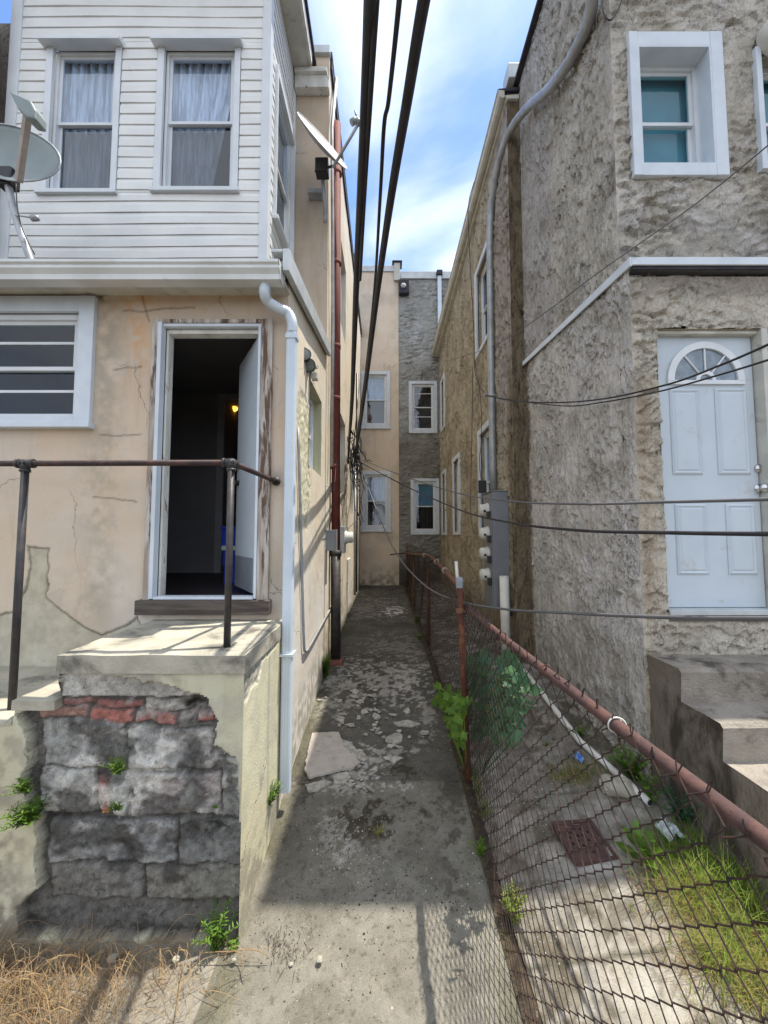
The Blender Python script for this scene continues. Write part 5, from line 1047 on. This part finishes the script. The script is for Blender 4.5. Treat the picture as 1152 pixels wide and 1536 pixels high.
b = MB(); b.tube([g0, g0*.5+g1*.5, g1, g1*.4+g2*.6, g2], .026, 12); o = b.build('plastic_pipe', M['pvc']); tag(o, 'slim white plastic pipe lying along the foot of the stucco wall', 'pipe')
b = MB(); d = (g2-g1).normalized(); b.tube([g2+d*.0, g2+d*.004], .019, 10); oo = b.build('open_end', M['black'], o)
p = PY(684, 842, 4.3); b = MB(); b.tube([PY(699, 1030, 4.3), V(p.x, 4.3, p.z)], .017, 10); tag(b.build('short_pipe', M['pvc']), 'slim pale upright pipe standing behind the rusty fence post', 'pipe')
b = MB(); p = PY(870, 905, 5.3); b.box(1.66, 1.71, 5.30, 5.36, mz0-.06, mz0-.005); b.build('fitting', M['black'], MBk)

# ---------------------------------------------------------------- chain link fence
FN = empty('chain_link_fence', (.62, 3, .1), 'rusty chain link fence dividing the alley from the side yard', 'fence')
def fx_(Y): return np.interp(Y, [0, 1.9, 3.06, 5.9, 11.5], [.59, .592, .628, .655, .66])
def rx_(Y): return np.interp(Y, [0, .79, 2.09, 3.06, 5.9, 11.5], [.80, .737, .64, .635, .665, .66])
def rz_(Y): return np.interp(Y, [0, .79, 2.09, 3.06, 4.6, 5.9, 11.5], [1.40, 1.415, 1.455, 1.47, 1.50, 1.60, 1.70])
rail = [V(float(rx_(y)), y, float(rz_(y))) for y in (-.4, .79, 2.09, 3.06)]
b = MB(); b.tube(smooth_pts(rail, 4), .0195, 16); b.build('top_rail', M['fencerail'], FN)
r2 = [V(.60, 3.10, PY(690, 882, 3.10).z), PY(662, 850, 4.3), PY(650, 838, 5.2), PY(640, 833, 6.0), PY(618, 831, 9), PY(606, 829, 11.6)]
b = MB(); b.tube(smooth_pts(r2, 4), .021, 12); b.build('top_rail', M['fencerail2'], FN)
def post(x, y, z1, r, mat, lean=0):
    b = MB(); b.tube([V(x+.0, y, gz(.6, y)-.05), V(x+lean, y, z1)], r, 14); return b.build('post', M[mat], FN)
pm_ = post(.632, 3.06, PY(688, 868, 3.06).z, .023, 'rustpost', -.05)
b = MB(); zt_ = PY(688, 868, 3.06).z; b.lathe(V(.582, 3.06, zt_-.03), (0, 0, 1), [(.026, -.04), (.028, 0), (.030, .03), (.02, .042), (0, .045)], 14); b.build('cap', M['meterbox'], pm_)
b = MB(); b.lathe(V(.587, 3.06, zt_-.24), (0, 0, 1), [(.033, -.02), (.038, 0), (.033, .02)], 14); b.tube([V(.6, 3.06, zt_-.24), V(.66, 2.98, zt_-.26)], .012, 8); b.build('rail_clamp', M['fencerail2'], pm_)
post(.662, 5.9, PY(643, 850, 5.9).z, .025, 'rustpost'); post(.66, 8.7, 1.62, .022, 'fencerail2'); post(.66, 11.5, PY(607, 815, 11.5).z, .022, 'fencerail2')
post(.60, .35, 1.40, .027, 'rustpost')
b = MB(); b.tube([PY(585, 832, 11.4), PY(612, 829, 11.5)], .018, 8); b.build('end_bar', M['railrust'], FN)
def wiremesh(Y0, Y1, zt_fn, seedv, pw=.041, r=.0021, lift=.03):
    b = MB(); n = int((Y1-Y0)/pw); rnd = random.Random(seedv); hp = pw*1.0
    for i in range(n+1):
        yc = Y0+i*pw; z0 = gz(.6, yc)+lift; z1 = float(zt_fn(yc)); m = int((z1-z0)/hp); pts = []
        up = rnd.uniform(-.01, .03)
        for j in range(m+2):
            z = z0+j*hp+(up if j >= m else 0); t = (z-z0)/(z1-z0); s = 1 if (j+i) % 2 else -1
            y = yc+s*pw*.52; bulge = .022*math.sin(yc*1.7+1)*math.sin(t*3.1)+.008*math.sin(yc*5+t*7)
            x = float(fx_(y))*(1-t)+float(rx_(y))*t+bulge+s*.0016*(1 if i % 2 else -1)-.024*max(0, 1-abs(t-1)*4)
            y += .012*math.sin(t*5+yc*2); zz = z+.012*math.sin(yc*3.3+t*4)*(1-t)
            pts += [V(x, y, zz-.0035), V(x, y+s*.003, zz+.0035)]
        a = pts[-1]+V(rnd.uniform(-.006, .006), rnd.uniform(-.01, .01), .018); pts.append(a)
        b.tube(pts, r, 4 if Y0 < 1 else 3, cap=False, smooth=False)
    return b
b = wiremesh(.25, 3.05, lambda y: rz_(y)-.012, 1); b.build('wire_mesh', M['wire'], FN)
b = wiremesh(3.08, 11.5, lambda y: np.interp(y, [3.1, 4.3, 5.2, 6, 9, 11.6], [r2[0].z, r2[1].z, r2[2].z, r2[3].z, r2[4].z, r2[5].z])-.03, 2, pw=.045, r=.0021); b.build('wire_mesh', M['wire'], FN)
for (x, y) in ((925, 1080), (770, 962), (830, 1006)):
    q = PX(x, y, .70); Y = q.y; c = V(float(rx_(Y)), Y, float(rz_(Y))); b = MB()
    pts = [c+V(.024*math.cos(g), .004*g, .024*math.sin(g)) for g in np.linspace(0, 6.8, 22)]+[c+V(.035, .03, -.04)]
    b.tube(pts, .0025, 6); b.build('tie_wire', M['pvc'] if x == 925 else M['fencerail2'], FN)
for (x, y, D) in ((668, 856, 4.0), (655, 843, 4.8), (637, 833, 6.2)):
    c = PY(x, y, D); b = MB(); b.tube([c+V(.028*math.cos(g), .004*g, .028*math.sin(g)) for g in np.linspace(0, 6.8, 18)], .003, 5); b.build('tie_wire', M['pvc'], FN)

# ---------------------------------------------------------------- small yard things
dc = gp(875, 1264, 0); DRN = empty('drain_cover', dc, 'rusty square drain cover with round holes set in the side yard concrete', 'drain')
ang = .10; U_ = V(math.cos(ang), math.sin(ang), 0); W_ = V(-math.sin(ang), math.cos(ang), 0); tilt = (gz(dc.x, dc.y+.15)-gz(dc.x, dc.y-.15))/.3; W_ = (W_+V(0, 0, tilt)).normalized(); N_ = U_.cross(W_)
fr = (dc+N_*.016, U_, W_, N_); b = MB(); s = .135
for q in ((-s, s, s-.022, s), (-s, s, -s, -s+.022), (-s, -s+.022, -s+.022, s-.022), (s-.022, s, -s+.022, s-.022)): b.lbox(fr, *q, -.02, .008)
b.build('frame', M['fencerail'], DRN, bev=.003)
b = MB(); N = 48; holes_ = [(.035*math.cos(k*1.047), .035*math.sin(k*1.047), .009) for k in range(6)]+[(.078*math.cos(k*.524+.2), .078*math.sin(k*.524+.2), .009) for k in range(12)]
g_ = np.linspace(-s+.022, s-.022, N); vs = [tuple(fr[0]+U_*x+W_*y) for y in g_ for x in g_]; fs = []
for j in range(N-1):
    for i in range(N-1):
        x, y = (g_[i]+g_[i+1])/2, (g_[j]+g_[j+1])/2
        if not any((x-a)**2+(y-c_)**2 < r_*r_ for a, c_, r_ in holes_): fs.append((j*N+i, j*N+i+1, (j+1)*N+i+1, (j+1)*N+i))
b.add(vs, fs); o = b.build('grate', M['fencerail'], DRN); so_ = o.modifiers.new('t', 'SOLIDIFY'); so_.thickness = .008; so_.offset = -1
b = MB(); b.lbox(fr, -s+.01, s-.01, -s+.01, s-.01, -.013, -.011); b.build('pit', M['dark'], DRN)
def rock(name, c, r, mat, label, cat, sq=(1, 1, .6), seed=1, group=None):
    b = MB(); n, m = 16, 10; vs = []
    for j in range(m+1):
        for i in range(n):
            th_, ph = math.pi*j/m, 2*math.pi*i/n; d = V(math.sin(th_)*math.cos(ph), math.sin(th_)*math.sin(ph), math.cos(th_))
            q = .7+.6*float(fbm(d.x*2.2+seed, d.y*2.2+d.z*1.7+seed*3, 3, seed)); vs.append(V(*c)+V(d.x*sq[0], d.y*sq[1], d.z*sq[2])*r*q)
    fs = [(j*n+i, (j+1)*n+i, (j+1)*n+(i+1) % n, j*n+(i+1) % n) for j in range(m) for i in range(n)]
    return tag(b.add(vs, fs).build(name, M[mat]), label, cat, group)
q = gp(933, 1195, 0); rock('concrete_lump', q+V(0, .06, .03), .115, 'concrete', 'grey lump of broken concrete beside the end of the white plastic pipe', 'rubble', (1.1, .8, .6), 3)
q = gp(868, 1143, 0); b = MB(); vs = []; fs = []; n = 9
for j in range(n):
    for i in range(n): u_, v_ = i/(n-1)-.5, j/(n-1)-.5; vs.append(q+V(u_*.075, v_*.09, .02+.03*float(vn(i*.9, j*.9, 5))+.012*math.sin(i*1.3)))
for j in range(n-1):
    for i in range(n-1): fs.append((j*n+i, j*n+i+1, (j+1)*n+i+1, (j+1)*n+i))
b.add(vs, fs, True); tag(b.build('wrapper', simple('blue_wrapper', (.04, .16, .55), (.2, .35, .6), 25, .35)), 'crumpled blue plastic wrapper on the yard concrete', 'litter')
t = simple('clear_plastic', (.62, .66, .68), (.4, .44, .46), 40, .2, 50, .8, .01)
for k, (x, y) in enumerate(((1008, 1258), )):
    q = gp(x, y, 0); b = MB(); vs = []; fs = []; n = 10
    for j in range(n):
        for i in range(n): u_, v_ = i/(n-1)-.5, j/(n-1)-.5; vs.append(q+V(u_*.12, v_*.13, .03+.07*float(vn(i*1.1, j*1.1, 8))*(1-4*u_*u_)))
    for j in range(n-1):
        for i in range(n-1): fs.append((j*n+i, j*n+i+1, (j+1)*n+i+1, (j+1)*n+i))
    b.add(vs, fs, True); tag(b.build('plastic_scrap', t), 'crumpled clear plastic scrap caught in the yard weeds by the steps', 'litter')

# fallen plaster ------------------------------------------------------------
def flake(name, poly, th, mat, label=None, group=None, z=0, tilt=(0, 0)):
    pts = [gp(x, y, 0) for x, y in poly]; c = sum(pts, V(0, 0, 0))/len(pts); out = []
    for i in range(len(pts)):
        a, c2 = pts[i], pts[(i+1) % len(pts)]; L = (c2-a).length; k = max(1, int(L/.02))
        for j in range(k): q = a+(c2-a)*(j/k); d = (q-c).normalized(); out.append(q+d*RS.uniform(-.006, .006)+V(0, 0, .004+z+(q.x-c.x)*tilt[0]+(q.y-c.y)*tilt[1]))
    b = MB(); b.prism(out, (0, 0, th)); o = b.build(name, M[mat]); return tag(o, label, 'rubble', group) if label else o
flake('plaster_slab', [(468, 1104), (508, 1102), (516, 1124), (540, 1148), (528, 1156), (490, 1164), (464, 1171), (457, 1160), (461, 1134)], .018, 'slab', 'largest slab of fallen plaster lying on the alley beside the downspout', z=.006)
flake('plaster_piece', [(459, 1180), (488, 1172), (496, 1176), (476, 1189), (462, 1190)], .012, 'chip', 'long narrow plaster piece just in front of the largest slab')
flake('plaster_piece', [(513, 1112), (528, 1116), (534, 1128), (524, 1130), (514, 1124)], .012, 'chip', 'pale plaster piece against the right side of the largest slab')
flake('plaster_piece', [(524, 1128), (540, 1126), (553, 1140), (545, 1144), (530, 1138)], .012, 'chip', 'pointed grey plaster piece right of the largest slab, farther one')
flake('plaster_piece', [(579, 1108), (592, 1102), (603, 1104), (604, 1114), (590, 1118), (578, 1114)], .012, 'chip', 'single plaster piece lying apart near the middle of the alley')
flake('plaster_piece', [(590, 1086), (612, 1082), (630, 1088), (618, 1092), (598, 1091)], .012, 'chip', 'flat plaster sliver nearest the fence in the dark alley')
flake('plaster_piece', [(500, 1166), (520, 1160), (528, 1168), (516, 1178), (500, 1176)], .012, 'chip', 'broken plaster piece between the largest slab and the crumbs')
k = 0
for _ in range(110):
    x, y = RS.gauss(548, 42), RS.gauss(1078, 38)
    if _ > 85: x, y = RS.gauss(540, 16), RS.gauss(1168, 12)
    if y < 1010 or y > 1210 or x < 470 or x > 640: continue
    s_ = RS.choice((2.5, 2.5, 3, 3.5, 4, 6, 8)); n = RS.randint(5, 8); a0_ = RS.uniform(0, 6.28)
    flake('plaster_chip', [(x+s_*math.cos(a0_+i*6.28/n)*RS.uniform(.5, 1.4), y+.5*s_*math.sin(a0_+i*6.28/n)*RS.uniform(.5, 1.4)) for i in range(n)], RS.uniform(.003, .009), 'chip', ('tiny', 'small', 'palm sized')[int(s_ > 3.2)+int(s_ > 5)]+' plaster chip '+('on the fence side' if x > 570 else 'on the wall side' if x < 520 else 'in the middle')+' of the alley, '+('farther than' if y < 1095 else 'nearer than' if y > 1165 else 'level with')+' the largest slab', 'plaster chips on the alley floor', z=RS.uniform(0, .01), tilt=(RS.uniform(-.2, .2), RS.uniform(-.2, .2)))
def crumbs(name, spots, n, smin, smax, mat, label, onside=False):
    b = MB(); rnd = random.Random(len(spots)*7+n)
    for _ in range(n):
        cx, cy, sx_, sy_ = rnd.choice(spots); x, y = rnd.gauss(cx, sx_), rnd.gauss(cy, sy_); q = gp(x, y, 0) if False else None
        r = ray(x, y); t_ = 2.0
        for _i in range(6):
            p = V(0, 0, CH)+r*t_; t_ = (gz(p.x, p.y)-CH)/r.z
            if t_ < 0 or t_ > 40: break
        if t_ < 0 or t_ > 14: continue
        p = V(0, 0, CH)+r*t_
        if p.x < XL+.02 or p.x > 1.85: continue
        if (p.y > SYF-.05 and p.x < XL+.02): continue
        s_ = rnd.uniform(smin, smax)*rnd.uniform(.4, 1); vs = []
        for i in range(6): g_ = i*1.047+rnd.uniform(-.3, .3); vs.append(p+V(math.cos(g_)*s_*rnd.uniform(.6, 1.2), math.sin(g_)*s_*rnd.uniform(.6, 1.2), -.002))
        top_ = p+V(rnd.uniform(-.3, .3)*s_, rnd.uniform(-.3, .3)*s_, s_*rnd.uniform(.35, .9)); vs.append(top_)
        b.add(vs, [(i, (i+1) % 6, 6) for i in range(6)])
    return tag(b.build(name, M[mat]), label, 'rubble', kind='stuff')
crumbs('plaster_crumbs', [(575, 1065, 60, 22), (540, 1160, 25, 15), (545, 1085, 60, 40), (520, 1250, 50, 40), (560, 1260, 60, 40), (590, 950, 12, 5), (640, 1090, 20, 60)], 2000, .0015, .009, 'chip', 'tiny plaster crumbs and grit scattered over the alley concrete')
crumbs('dark_grit', [(560, 1265, 50, 40), (600, 1190, 20, 10), (520, 1300, 60, 60), (540, 1420, 120, 70), (690, 1300, 20, 120)], 1200, .002, .008, 'earth', 'dark grit and crumbs of earth scattered over the alley concrete')
crumbs('yard_grit', [(850, 1350, 120, 90), (800, 1150, 60, 60), (1000, 1450, 100, 60)], 1500, .002, .009, 'chip', 'pale grit scattered over the side yard concrete')
for (x, y, s_, lb) in ((487, 1391, 9, 'white plaster lump on the pavement by the front corner of the stoop'), (372, 1382, 7, 'small whitish stone at the foot of the stoop corner'), (205, 1383, 12, 'pale broken render lump lying in the dry grass'), (288, 1392, 9, 'pale grey stone at the dry grass edge below the stoop'), (437, 1449, 6, 'tiny white stone on the near pavement')):
    q = gp(x, y, 0); q.y = min(q.y, 2.0); rock('rubble_stone', q+V(0, 0, .008), .0018*s_, 'concrete', lb, 'stone', (1, .9, .6), int(x))

# ---------------------------------------------------------------- plants
def leafpoly(kind):
    if kind == 'blade': return [(0, 0), (.12, .3), (.10, .65), (0, 1), (-.10, .65), (-.12, .3)]
    if kind == 'oval': return [(0, 0), (.22, .2), (.30, .5), (.2, .8), (0, 1), (-.2, .8), (-.30, .5), (-.22, .2)]
    if kind == 'maple': return [(0, 0), (.28, -.04), (.52, .12), (.36, .32), (.62, .56), (.34, .56), (.22, .66), (0, 1.0), (-.22, .66), (-.34, .56), (-.62, .56), (-.36, .32), (-.52, .12), (-.28, -.04)]
    if kind == 'heart': return [(0, 0), (.26, -.08), (.42, .10), (.30, .30), (.40, .52), (.18, .66), (0, 1), (-.18, .66), (-.40, .52), (-.30, .30), (-.42, .10), (-.26, -.08)]
def addleaf(b, p, d, n, L, kind, fold=.12, mi=0):
    d = d.normalized(); s_ = d.cross(n)
    if s_.length < 1e-3: s_ = d.cross(V(1, 0, .3))
    s_.normalize(); n = s_.cross(d); P_ = leafpoly(kind)
    vs = [p+d*(y*L)+s_*(x*L)+n*(abs(x)*fold*L*2-y*y*fold*L) for x, y in P_]
    c_ = p+d*(L*.45)-n*(.0*L); m = len(P_)
    b.add(vs+[c_], [(i, (i+1) % m, m) for i in range(m)], True, mi)
def weed(name, base, H, spread, ns, LL, kind, mat, label, cat='weed', lean=(0, 0, 0), step=.02, seed=1, group=None, droop=.3, stem=.0015):
    rnd = random.Random(seed); B = MB()
    for i in range(ns):
        g_ = rnd.uniform(0, 6.28); h = H*rnd.uniform(.6, 1); sp_ = spread*rnd.uniform(.2, 1); o_ = base+V(math.cos(g_), math.sin(g_), 0)*sp_*.15
        n_ = max(3, int(h/step)); pts = []
        for j in range(n_+1):
            t_ = j/n_; pts.append(o_+V(math.cos(g_)*sp_*t_*t_, math.sin(g_)*sp_*t_*t_, h*(t_-droop*t_*t_*sp_/max(H, .01)))+V(*lean)*t_)
        B.tube(pts, stem, 4, cap=False)
        for j in range(1, n_+1):
            for s_ in range(2 if kind != 'blade' else 3):
                a_ = j*2.4+s_*3.14*(1 if kind != 'blade' else .7)+rnd.uniform(-.4, .4); d = V(math.cos(a_), math.sin(a_), rnd.uniform(.1, .8)); addleaf(B, pts[j], d, V(0, 0, 1), LL*rnd.uniform(.6, 1.15)*(1.1-.4*j/n_), kind)
    return tag(B.build(name, M[mat]), label, cat, group)
def onfront(x, y): return PY(x, y, SYF-.005)
weed('fern', onfront(45, 1235), .17, .10, 30, .045, 'blade', 'leaf', 'largest bright fern tuft growing from the left of the peeled stoop face', 'fern', (0, -.05, -.03), seed=3)
weed('fern', onfront(42, 1190), .10, .06, 14, .04, 'blade', 'leaf', 'fern tuft directly above the largest one on the stoop face', 'fern', (0, -.04, 0), seed=4)
weed('fern', onfront(180, 1162), .11, .06, 16, .034, 'blade', 'leaf', 'fern tuft in the upper joint of the exposed stones, above the upright red brick', 'fern', (0, -.04, 0), seed=5)
weed('fern', onfront(180, 1215), .07, .045, 10, .028, 'blade', 'leaf', 'small fern tuft just right of the upright red brick', 'fern', (0, -.03, 0), seed=6)
weed('fern', onfront(326, 1212), .03, .02, 4, .016, 'blade', 'leaf', 'tiny fern sprig near the right edge of the exposed stones', 'fern', (0, -.02, 0), seed=7)
weed('fern', PX(404, 1208, SX1), .14, .07, 16, .034, 'blade', 'leaf', 'yellow green fern growing from a crack in the right side of the stoop', 'fern', (.03, 0, 0), seed=8)
weed('weed', V(onfront(330, 1350).x, SYF-.03, gl(2.05)+0), .22, .10, 16, .04, 'blade', 'leaf', 'tall green weed at the foot of the stoop near its right corner', 'weed', seed=9)
weed('weed', V(onfront(357, 1365).x, SYF-.02, gl(2.05)+0), .06, .05, 5, .03, 'oval', 'leaf', 'low broad leaved sprig at the very corner of the stoop', 'weed', seed=10)
weed('weed', V(PX(490, 1012, XL).x+.03, PX(484, 1018, XL).y, gz(-.7, 4.8)), .30, .09, 26, .05, 'blade', 'leaf', 'leafy green plant at the foot of the left wall beside the black pipe', 'weed', seed=11)
weed('dry_weed', gp(566, 1254, 0), .06, .06, 14, .018, 'blade', 'grassy', 'small tuft of reddish grass in the middle of the alley', 'weed', seed=12)
for i, (x, y, H_) in enumerate(((625, 935, .18), (622, 905, .3), (628, 960, .12), (612, 890, .2))):
    q = gp(x, y, 0); weed('weed', q, H_, .1, 9, .045, 'blade', 'leaf', ('weed clump halfway down the alley at the fence foot', 'tall weed at the far end of the fence', 'low weed at the fence foot opposite the white dust patch', 'farthest weed at the very end of the fence')[i], seed=30+i)
# broad leaved plant
q = gp(962, 1300, 0); B = MB(); rnd = random.Random(4)
for i in range(13):
    a_ = i*2.4; t_ = i/13; pt = q+V(.01*math.cos(a_), .01*math.sin(a_), .02+.14*t_); addleaf(B, pt, V(math.cos(a_), math.sin(a_), .35+.9*t_), V(0, 0, 1), .12*(1.1-.35*t_), 'oval', .10)
B.tube([q, q+V(0, 0, .16)], .004, 6); tag(B.build('broadleaf_plant', M['leaf']), 'broad leaved green plant beside the drain cover', 'plant')
# vines on the fence
def vine(name, regions, n, Lr, kind, mat, label, X0, seed, spread=.10):
    rnd = random.Random(seed); B = MB()
    for _ in range(n):
        cx, cy, sx_, sy_ = rnd.choice(regions); x = cx+sx_*rnd.uniform(-1, 1); y = cy+sy_*rnd.uniform(-1, 1)
        if ((x-cx)/sx_)**2+((y-cy)/sy_)**2 > 1.1: continue
        p = PX(x, y, X0+rnd.uniform(0, spread)); d = V(rnd.uniform(-.9, .9), rnd.uniform(-.7, .5), rnd.uniform(-1, .3)); nn = V(rnd.uniform(-.8, .5), -1+rnd.uniform(-.3, .8), rnd.uniform(.0, 1.3))
        addleaf(B, p, d, nn, rnd.uniform(*Lr), kind, .08)
        if _ % 5 == 0: B.tube([p, p+V(.02, .03, -.14)], .002, 4, cap=False)
    for _ in range(5):
        cx, cy, sx_, sy_ = regions[_ % len(regions)]; B.tube(smooth_pts([V(max(X0+.04, .63), 3.1, gz(.8, 3.1)), PX(cx+rnd.uniform(-20, 20), cy+sy_*.7, X0+.05), PX(cx+rnd.uniform(-20, 20), cy-sy_*.5, X0+.05)], 4), .004, 5, cap=False)
    return tag(B.build(name, M[mat]), label, 'vine')
vine('vine', [(742, 1020, 44, 44), (765, 1035, 32, 35), (730, 1070, 34, 36), (755, 1080, 26, 30), (715, 1000, 16, 22), (730, 1040, 50, 60)], 620, (.05, .085), 'heart', 'leafdark', 'large dark blue green vine climbing the fence just right of the rusty post', .70, 2, .22)
vine('vine', [(672, 1042, 22, 16), (684, 1072, 14, 18), (664, 1050, 12, 12), (690, 1095, 10, 22), (680, 1055, 20, 22)], 110, (.045, .085), 'maple', 'leafdark' if 0 else 'leaf', 'bright green lobed vine leaves poking through the fence left of the rusty post', .50, 3, .12)
for i, (x, y, H_, n, mt) in enumerate(((708, 1135, .16, 10, 'leaf'), (715, 1185, .15, 9, 'leafyel'), (722, 1225, .12, 8, 'leafyel'), (768, 1345, .13, 14, 'leafyel'), (766, 1385, .15, 18, 'leafyel'), (742, 1390, .10, 8, 'leaf'), (725, 1262, .08, 6, 'leafyel'))):
    lb = ('green weed at the fence foot just below the dark vine', 'pale weed second from the vine along the fence foot', 'pale weed third from the vine along the fence foot', 'upper part of the brightest weed clump at the near fence foot', 'brightest yellow green weed clump at the near fence foot', 'darker sprig on the alley side of the brightest weed clump', 'smallest pale weed midway along the near fence foot')[i]
    q = PX(x, y, .66); q = V(.67 if i != 5 else .58, q.y, gz(.66, q.y)); weed('weed', q, H_, .06, n, .028, 'blade', mt, lb, 'weed', seed=50+i, step=.012)
for i, (x, y, H_, sp_, n, L_, kd, mt, lb) in enumerate(((868, 1108, .14, .10, 14, .03, 'oval', 'leaf', 'dark leafy weed against the stucco wall beside the white plastic pipe'), (950, 1170, .26, .16, 30, .04, 'oval', 'leaf', 'bushy green weed in the corner between the steps and the wall'), (975, 1205, .18, .12, 16, .035, 'oval', 'leaf', 'leafy weed around the open end of the plastic pipe'),
        (1040, 1235, .22, .16, 20, .04, 'blade', 'leafdark', 'dark weed growing up the side of the steps'), (820, 1120, .06, .06, 6, .02, 'blade', 'leaf', 'small weed in the yard crack near the pipe'))):
    q = gp(x, y, 0); q.x = min(q.x, 1.84); weed('weed', q, H_, sp_, n, L_, kd, mt, lb, 'weed', seed=70+i, step=.022)
def grass(name, spots, n, H_, mat, label, seed, lay=.5, wdt=.0022, surf=gp, col2=None):
    rnd = random.Random(seed); B = MB()
    for _ in range(n):
        cx, cy, sx_, sy_ = rnd.choice(spots); x, y = cx+sx_*rnd.gauss(0, .5), cy+sy_*rnd.gauss(0, .5); r = ray(x, y); t_ = 2.
        for _i in range(6): p = V(0, 0, CH)+r*t_; t_ = (gz(p.x, p.y)-CH)/r.z if r.z < -.05 else -1
        if t_ <= 0 or t_ > 10: continue
        p = V(0, 0, CH)+r*t_
        if p.x > 1.87 or p.y > 12 or (p.x < -.7 and p.y > SYF-.03) or (.5 < p.x < .6): continue
        g_ = rnd.uniform(0, 6.28); h = H_*rnd.uniform(.4, 1.1); L_ = lay*h*rnd.uniform(.3, 1.4); k = 5; d = V(math.cos(g_), math.sin(g_), 0); s_ = V(-d.y, d.x, 0)*wdt*rnd.uniform(.6, 1.3)
        vs = []
        for j in range(k): q = j/(k-1); c_ = p+d*(L_*q*q)+V(0, 0, h*(q-.35*q*q*min(1.6, lay))); w_ = s_*(1-q*.9); vs += [c_-w_, c_+w_]
        B.add(vs, [(2*j, 2*j+1, 2*j+3, 2*j+2) for j in range(k-1)], True)
    return tag(B.build(name, M[mat]), label, 'grass', kind='stuff')
grass('yard_grass', [(1120, 1395, 55, 50), (1090, 1330, 45, 35), (1135, 1470, 40, 60), (1050, 1365, 25, 22), (1030, 1310, 20, 16), (1075, 1440, 22, 20)], 3600, .12, 'grassy', 'yellow green grass and moss covering the near right corner of the yard', 1, 1.2)
grass('yard_grass', [(900, 1150, 75, 22), (860, 1165, 40, 16), (1010, 1260, 50, 30)], 2600, .06, 'grassy', 'yellowish moss and fine grass in the middle of the yard near the pipe', 2, .9, .0015)
grass('yard_weeds', [(1100, 1420, 80, 100), (1040, 1340, 70, 60), (1130, 1340, 50, 60)], 700, .26, 'leafyel', 'taller yellow green stalks rising from the yard corner grass', 6, .7, .003)
grass('yard_thatch', [(1090, 1400, 90, 110), (1030, 1330, 70, 60)], 1900, .11, 'straw', 'pale dead thatch between the yard corner grass', 7, 1.6, .0015)
grass('green_grass', [(1060, 1290, 70, 50), (1010, 1290, 40, 40), (1110, 1330, 50, 50)], 1500, .14, 'leaf', 'green grass at the foot of the concrete steps', 3, .8)
grass('fence_grass', [(700, 1180, 6, 70), (735, 1320, 8, 80), (760, 1440, 8, 50), (650, 1000, 6, 60)], 900, .05, 'moss', 'dark moss and short grass along the fence foot', 4, .8, .0018)
def straw(n, seed):
    rnd = random.Random(seed); B = MB()
    for _ in range(n):
        q = rnd.random(); x = rnd.uniform(-.05, 1)*(-2.2)-.75; y = rnd.uniform(1.45, 2.06); dens = sstep(-.75, -1.35, np.array(x))
        if rnd.random() > .15+.85*float(dens): continue
        if y < 1.78 and rnd.random() < .35+.5*(x > -1.3): continue
        p = V(x, y, gz(x, y)); g_ = rnd.gauss(-1.9, 1.0) if rnd.random() < .8 else rnd.uniform(0, 6.28); L_ = rnd.uniform(.10, .34)*(1 if x < -1.1 else .7); h = rnd.uniform(.01, .13); d = V(math.cos(g_), math.sin(g_), 0); s0 = V(-d.y, d.x, 0); k = 7; w0 = rnd.uniform(.001, .0024)
        b1 = rnd.uniform(-.35, .35); vs = []
        for j in range(k): t_ = j/(k-1); c_ = p+d*(L_*t_)+s0*(b1*L_*t_*t_)+V(0, 0, .006+h*math.sin(min(1, t_*1.1)*math.pi*.93)); w_ = (s0*.8+V(0, 0, .5)).normalized()*w0*(1-.8*t_); vs += [c_-w_, c_+w_]
        B.add(vs, [(2*j, 2*j+1, 2*j+3, 2*j+2) for j in range(k-1)], True)
    return tag(B.build('dry_grass', M['straw']), 'tangled dry straw coloured grass heaped at the foot of the stoop', 'grass', kind='stuff')
straw(4600, 5)
for i, pts in enumerate(([(310, 1345), (300, 1400), (275, 1470), (262, 1540)], [(330, 1365), (350, 1400), (362, 1440), (366, 1475)], [(345, 1392), (380, 1385), (405, 1398), (410, 1420)], [(300, 1340), (250, 1400), (200, 1440)])):
    P3 = []
    for j, (x, y) in enumerate(pts): q = gp(x, y, 0); q.y = min(q.y, 2.0); P3.append(q+V(0, 0, .05*math.sin((j+.6)/len(pts)*3.0)))
    b = MB(); b.tube(smooth_pts(P3, 5), .0022, 5); tag(b.build('dry_stalk', M['straw']), ('longest dry stalk trailing from the stoop foot towards the viewer', 'dry stalk bending over the pavement right of the longest one', 'short dry stalk arching from the stoop corner', 'dry stalk lying left across the straw')[i], 'dry stalk')
b = MB(); rnd = random.Random(9)
for _ in range(70):
    q = gp(rnd.gauss(425, 18), rnd.gauss(1420, 22), 0); d = V(rnd.gauss(.1, .5), rnd.gauss(-.9, .4), .1).normalized(); L_ = rnd.uniform(.03, .08); s_ = V(-d.y, d.x, 0)*.0015
    b.add([q+V(0, 0, .003)-s_, q+V(0, 0, .003)+s_, q+d*L_+V(0, 0, .01)], [(0, 1, 2)])
tag(b.build('grass_clippings', M['earth']), 'thin scatter of dark dead grass seed heads on the near pavement', 'grass', kind='stuff')
